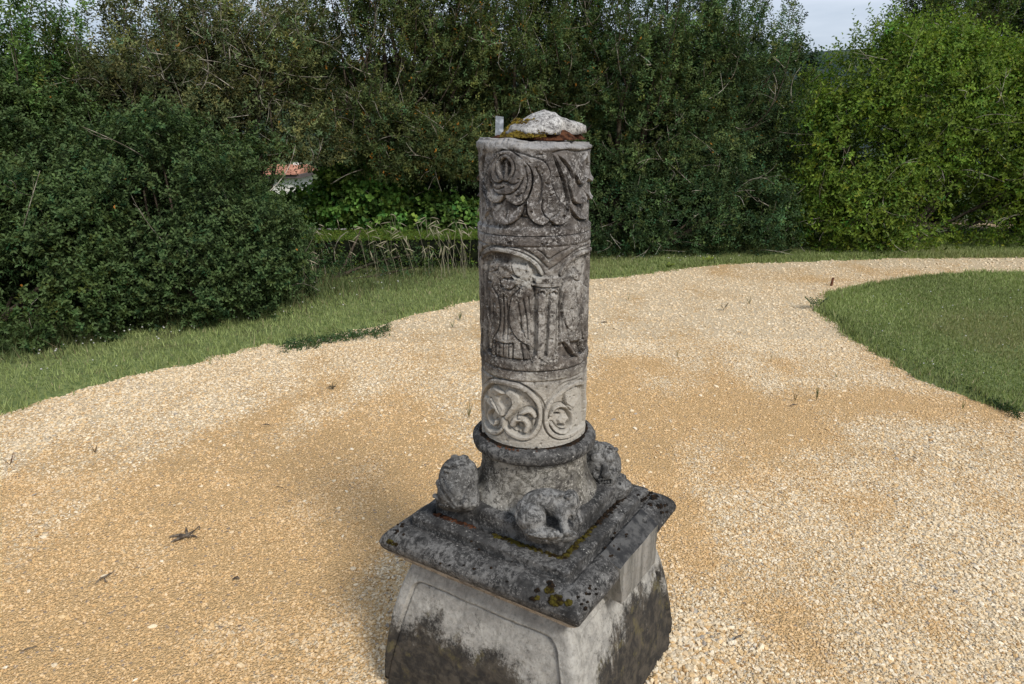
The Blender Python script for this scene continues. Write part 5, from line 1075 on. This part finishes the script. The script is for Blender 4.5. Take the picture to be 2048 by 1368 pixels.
tag(mesh_obj('creeping_weeds', v, f, M_GRASS, None, False, c), 'creeping weeds along the curved edge of the right-hand lawn', 'weeds', kind='stuff')

def debris(px, py, pieces, label, cat, name):
    b = at_z(px, py, .004); mb = MB(); r_ = np.random.default_rng(int(px + py)); s = np.linalg.norm(b - CAMP) / FPX
    for pts, w in pieces:
        P = np.array([b + np.array([dx * s, -dy * s * 2.0, dz]) for dx, dy, dz in pts]); P = spline(P, .012); P[:, 2] = np.maximum(P[:, 2] + r_.normal(0, .001, len(P)), .008)
        r = .7 * w * s * np.clip(np.sin(np.linspace(.25, pi - .15, len(P))), .2, 1); mb.add(*tube(P, r, 6))
    return tag(mb.build(name, M_DEBRIS, None, True), label, cat)
debris(368, 1075, [([(-24, 2, .008), (-10, 0, .012), (5, 2, .016), (14, 4, .01)], 4.2), ([(-14, 10, .008), (-2, 5, .014), (8, 0, .014), (16, -8, .018)], 4.0), ([(-4, -10, .02), (2, -4, .016), (8, 2, .012)], 3.4), ([(6, 3, .012), (18, 1, .012), (30, 4, .01)], 2.4), ([(-16, 12, .008), (-20, 16, .008)], 2.0), ([(14, -8, .016), (18, -12, .018), (22, -8, .012)], 2)],
       'curled dark dead leaf lying on the gravel at lower left', 'dead leaf', 'dead_leaf')
debris(212, 1160, [([(-10, 8, .008), (-6, 2, .012), (2, -4, .014), (6, -10, .012)], 2.2), ([(-2, 0, .012), (4, 4, .01), (9, 5, .008)], 1.8)], 'forked dark twig on the gravel at far lower left', 'twig', 'twig')
debris(474, 1161, [([(-7, 1, .008), (0, -1, .012), (6, 1, .01)], 3.4)], 'small dark brown seed pod on the gravel left of the pedestal', 'seed pod', 'seed_pod')
debris(60, 1300, [([(-12, 3, .006), (0, 0, .008), (10, -2, .008)], 1.6)], 'straight short twig at the lower left edge', 'twig', 'twig')
debris(562, 978, [([(-16, -5, .006), (0, 0, .008), (16, 6, .008)], .9)], 'thin straw twig on the gravel left of the left beast', 'twig', 'twig')
debris(532, 853, [([(-10, 0, .006), (0, -2, .010), (10, 1, .008)], 1.8)], 'dark bent twig on the gravel midway left', 'twig', 'twig')
debris(1476, 1279, [([(-10, 2, .006), (0, 0, .012), (10, -3, .010)], 3.2)], 'dark brown curled leaf on the gravel right of the pedestal', 'dead leaf', 'dead_leaf')
debris(1560, 1248, [([(-4, 2, .006), (3, -2, .012)], 3.0)], 'small rusty leaf scrap on the gravel right of the curled leaf', 'leaf scrap', 'leaf_scrap')
debris(1208, 646, [([(-6, 0, .006), (0, -1, .010), (7, 1, .008)], 1.6)], 'dark scrap on the gravel close behind the shaft on its right', 'leaf scrap', 'leaf_scrap')
debris(1587, 812, [([(-9, 1, .006), (0, 0, .010), (9, -1, .008)], 1.8)], 'grey flat twig beside the brown sprig', 'twig', 'twig')
debris(663, 777, [([(-10, 0, .006), (0, -3, .010), (10, 0, .008)], 1.6)], 'twig crossing the flat brown sprout', 'twig', 'twig')
debris(1830, 1170, [([(-14, -6, .006), (0, 0, .008), (14, 6, .008)], .8)], 'thin stalk lying on the pale gravel at right', 'twig', 'twig')
# stake
b = at_z(1662, 571, 0); mb = MB(); V, F = box((b[0], b[1], .035), (.020, .018, .10)); V[V[:, 2] > .03, 0] += .014; V[4, 2] -= .02; mb.add(V, F)
m = M('rusty_stake'); M_ST = m.done(m.mix(m.ramp(m.noise(60, 4), .4, .6), (.05, .02, .012), (.16, .06, .03)), .9)
tag(mb.build('wooden_stake', M_ST, None, False), 'short dark reddish stake leaning in the gravel near the lawn tip', 'stake')

# ================================================================== FAR HOUSES
m = M('roof_tiles'); M_ROOF = m.done(m.mix(m.ramp(m.noise(1.5, 5), .4, .6), (.30, .13, .08), (.44, .21, .13)), .9, m.voro(4), .6, .1)
m = M('render_wall'); M_WALL = m.done(m.mix(m.ramp(m.noise(1, 5), .4, .6), (.62, .60, .54), (.74, .72, .66)), .9)
m = M('house_glass'); M_GL = m.done((.03, .04, .05), .15)
m = M('eave_board'); M_EAVE = m.done((.10, .08, .075), .8)
def house(px, py_eave, y, wdt, dpt, hh, label, rot=0.1):
    e = at_y(px, py_eave, y); zb = e[2] - hh; root = empty('house', (e[0], e[1] + dpt / 2, zb), label, 'house')
    c = (e[0], e[1] + dpt / 2); mesh_obj('wall', *box((c[0], c[1], zb + hh / 2 - 1.0), (wdt, dpt, hh + 2.0)), M_WALL, root, False)
    V, F = box((c[0], c[1], e[2] + .12), (wdt + .9, dpt + .9, .22)); mesh_obj('eave', V, F, M_EAVE, root, False)
    w, d, rh = wdt / 2 + .3, dpt / 2 + .6, .5; z0 = e[2] + .235
    V = np.array([[-w, -d, z0], [w, -d, z0], [w, d, z0], [-w, d, z0], [-w, 0, z0 + rh], [w, 0, z0 + rh]]) + np.array([c[0], c[1], 0]); 
    mesh_obj('roof', V, [np.array([[0, 1, 5, 4], [2, 3, 4, 5], [0, 3, 2, 1]]), np.array([[0, 4, 3], [1, 2, 5]])], M_ROOF, root, False)
    mesh_obj('chimney', *box((c[0] + wdt * .3, c[1], z0 + rh * .5), (.45, .4, .7)), M_WALL, root, False)
    for k in (-1, 0, 1):
        fr = mesh_obj('window', *box((c[0] + k * wdt * .3, e[1] - .02, zb + hh * .62), (.95, .1, 1.2)), M_EAVE, root, False); mesh_obj('pane', *box((c[0] + k * wdt * .3, e[1] - .075, zb + hh * .62), (.8, .02, 1.05)), M_GL, fr, False)
house(562, 356, 46, 1.8, 4, 4.2, 'white house with an orange tile roof glimpsed left of the clipped hedge')
house(1308, 322, 52, 3.0, 5, 4.0, 'house with a dull red roof glimpsed through the evergreens right of the column')
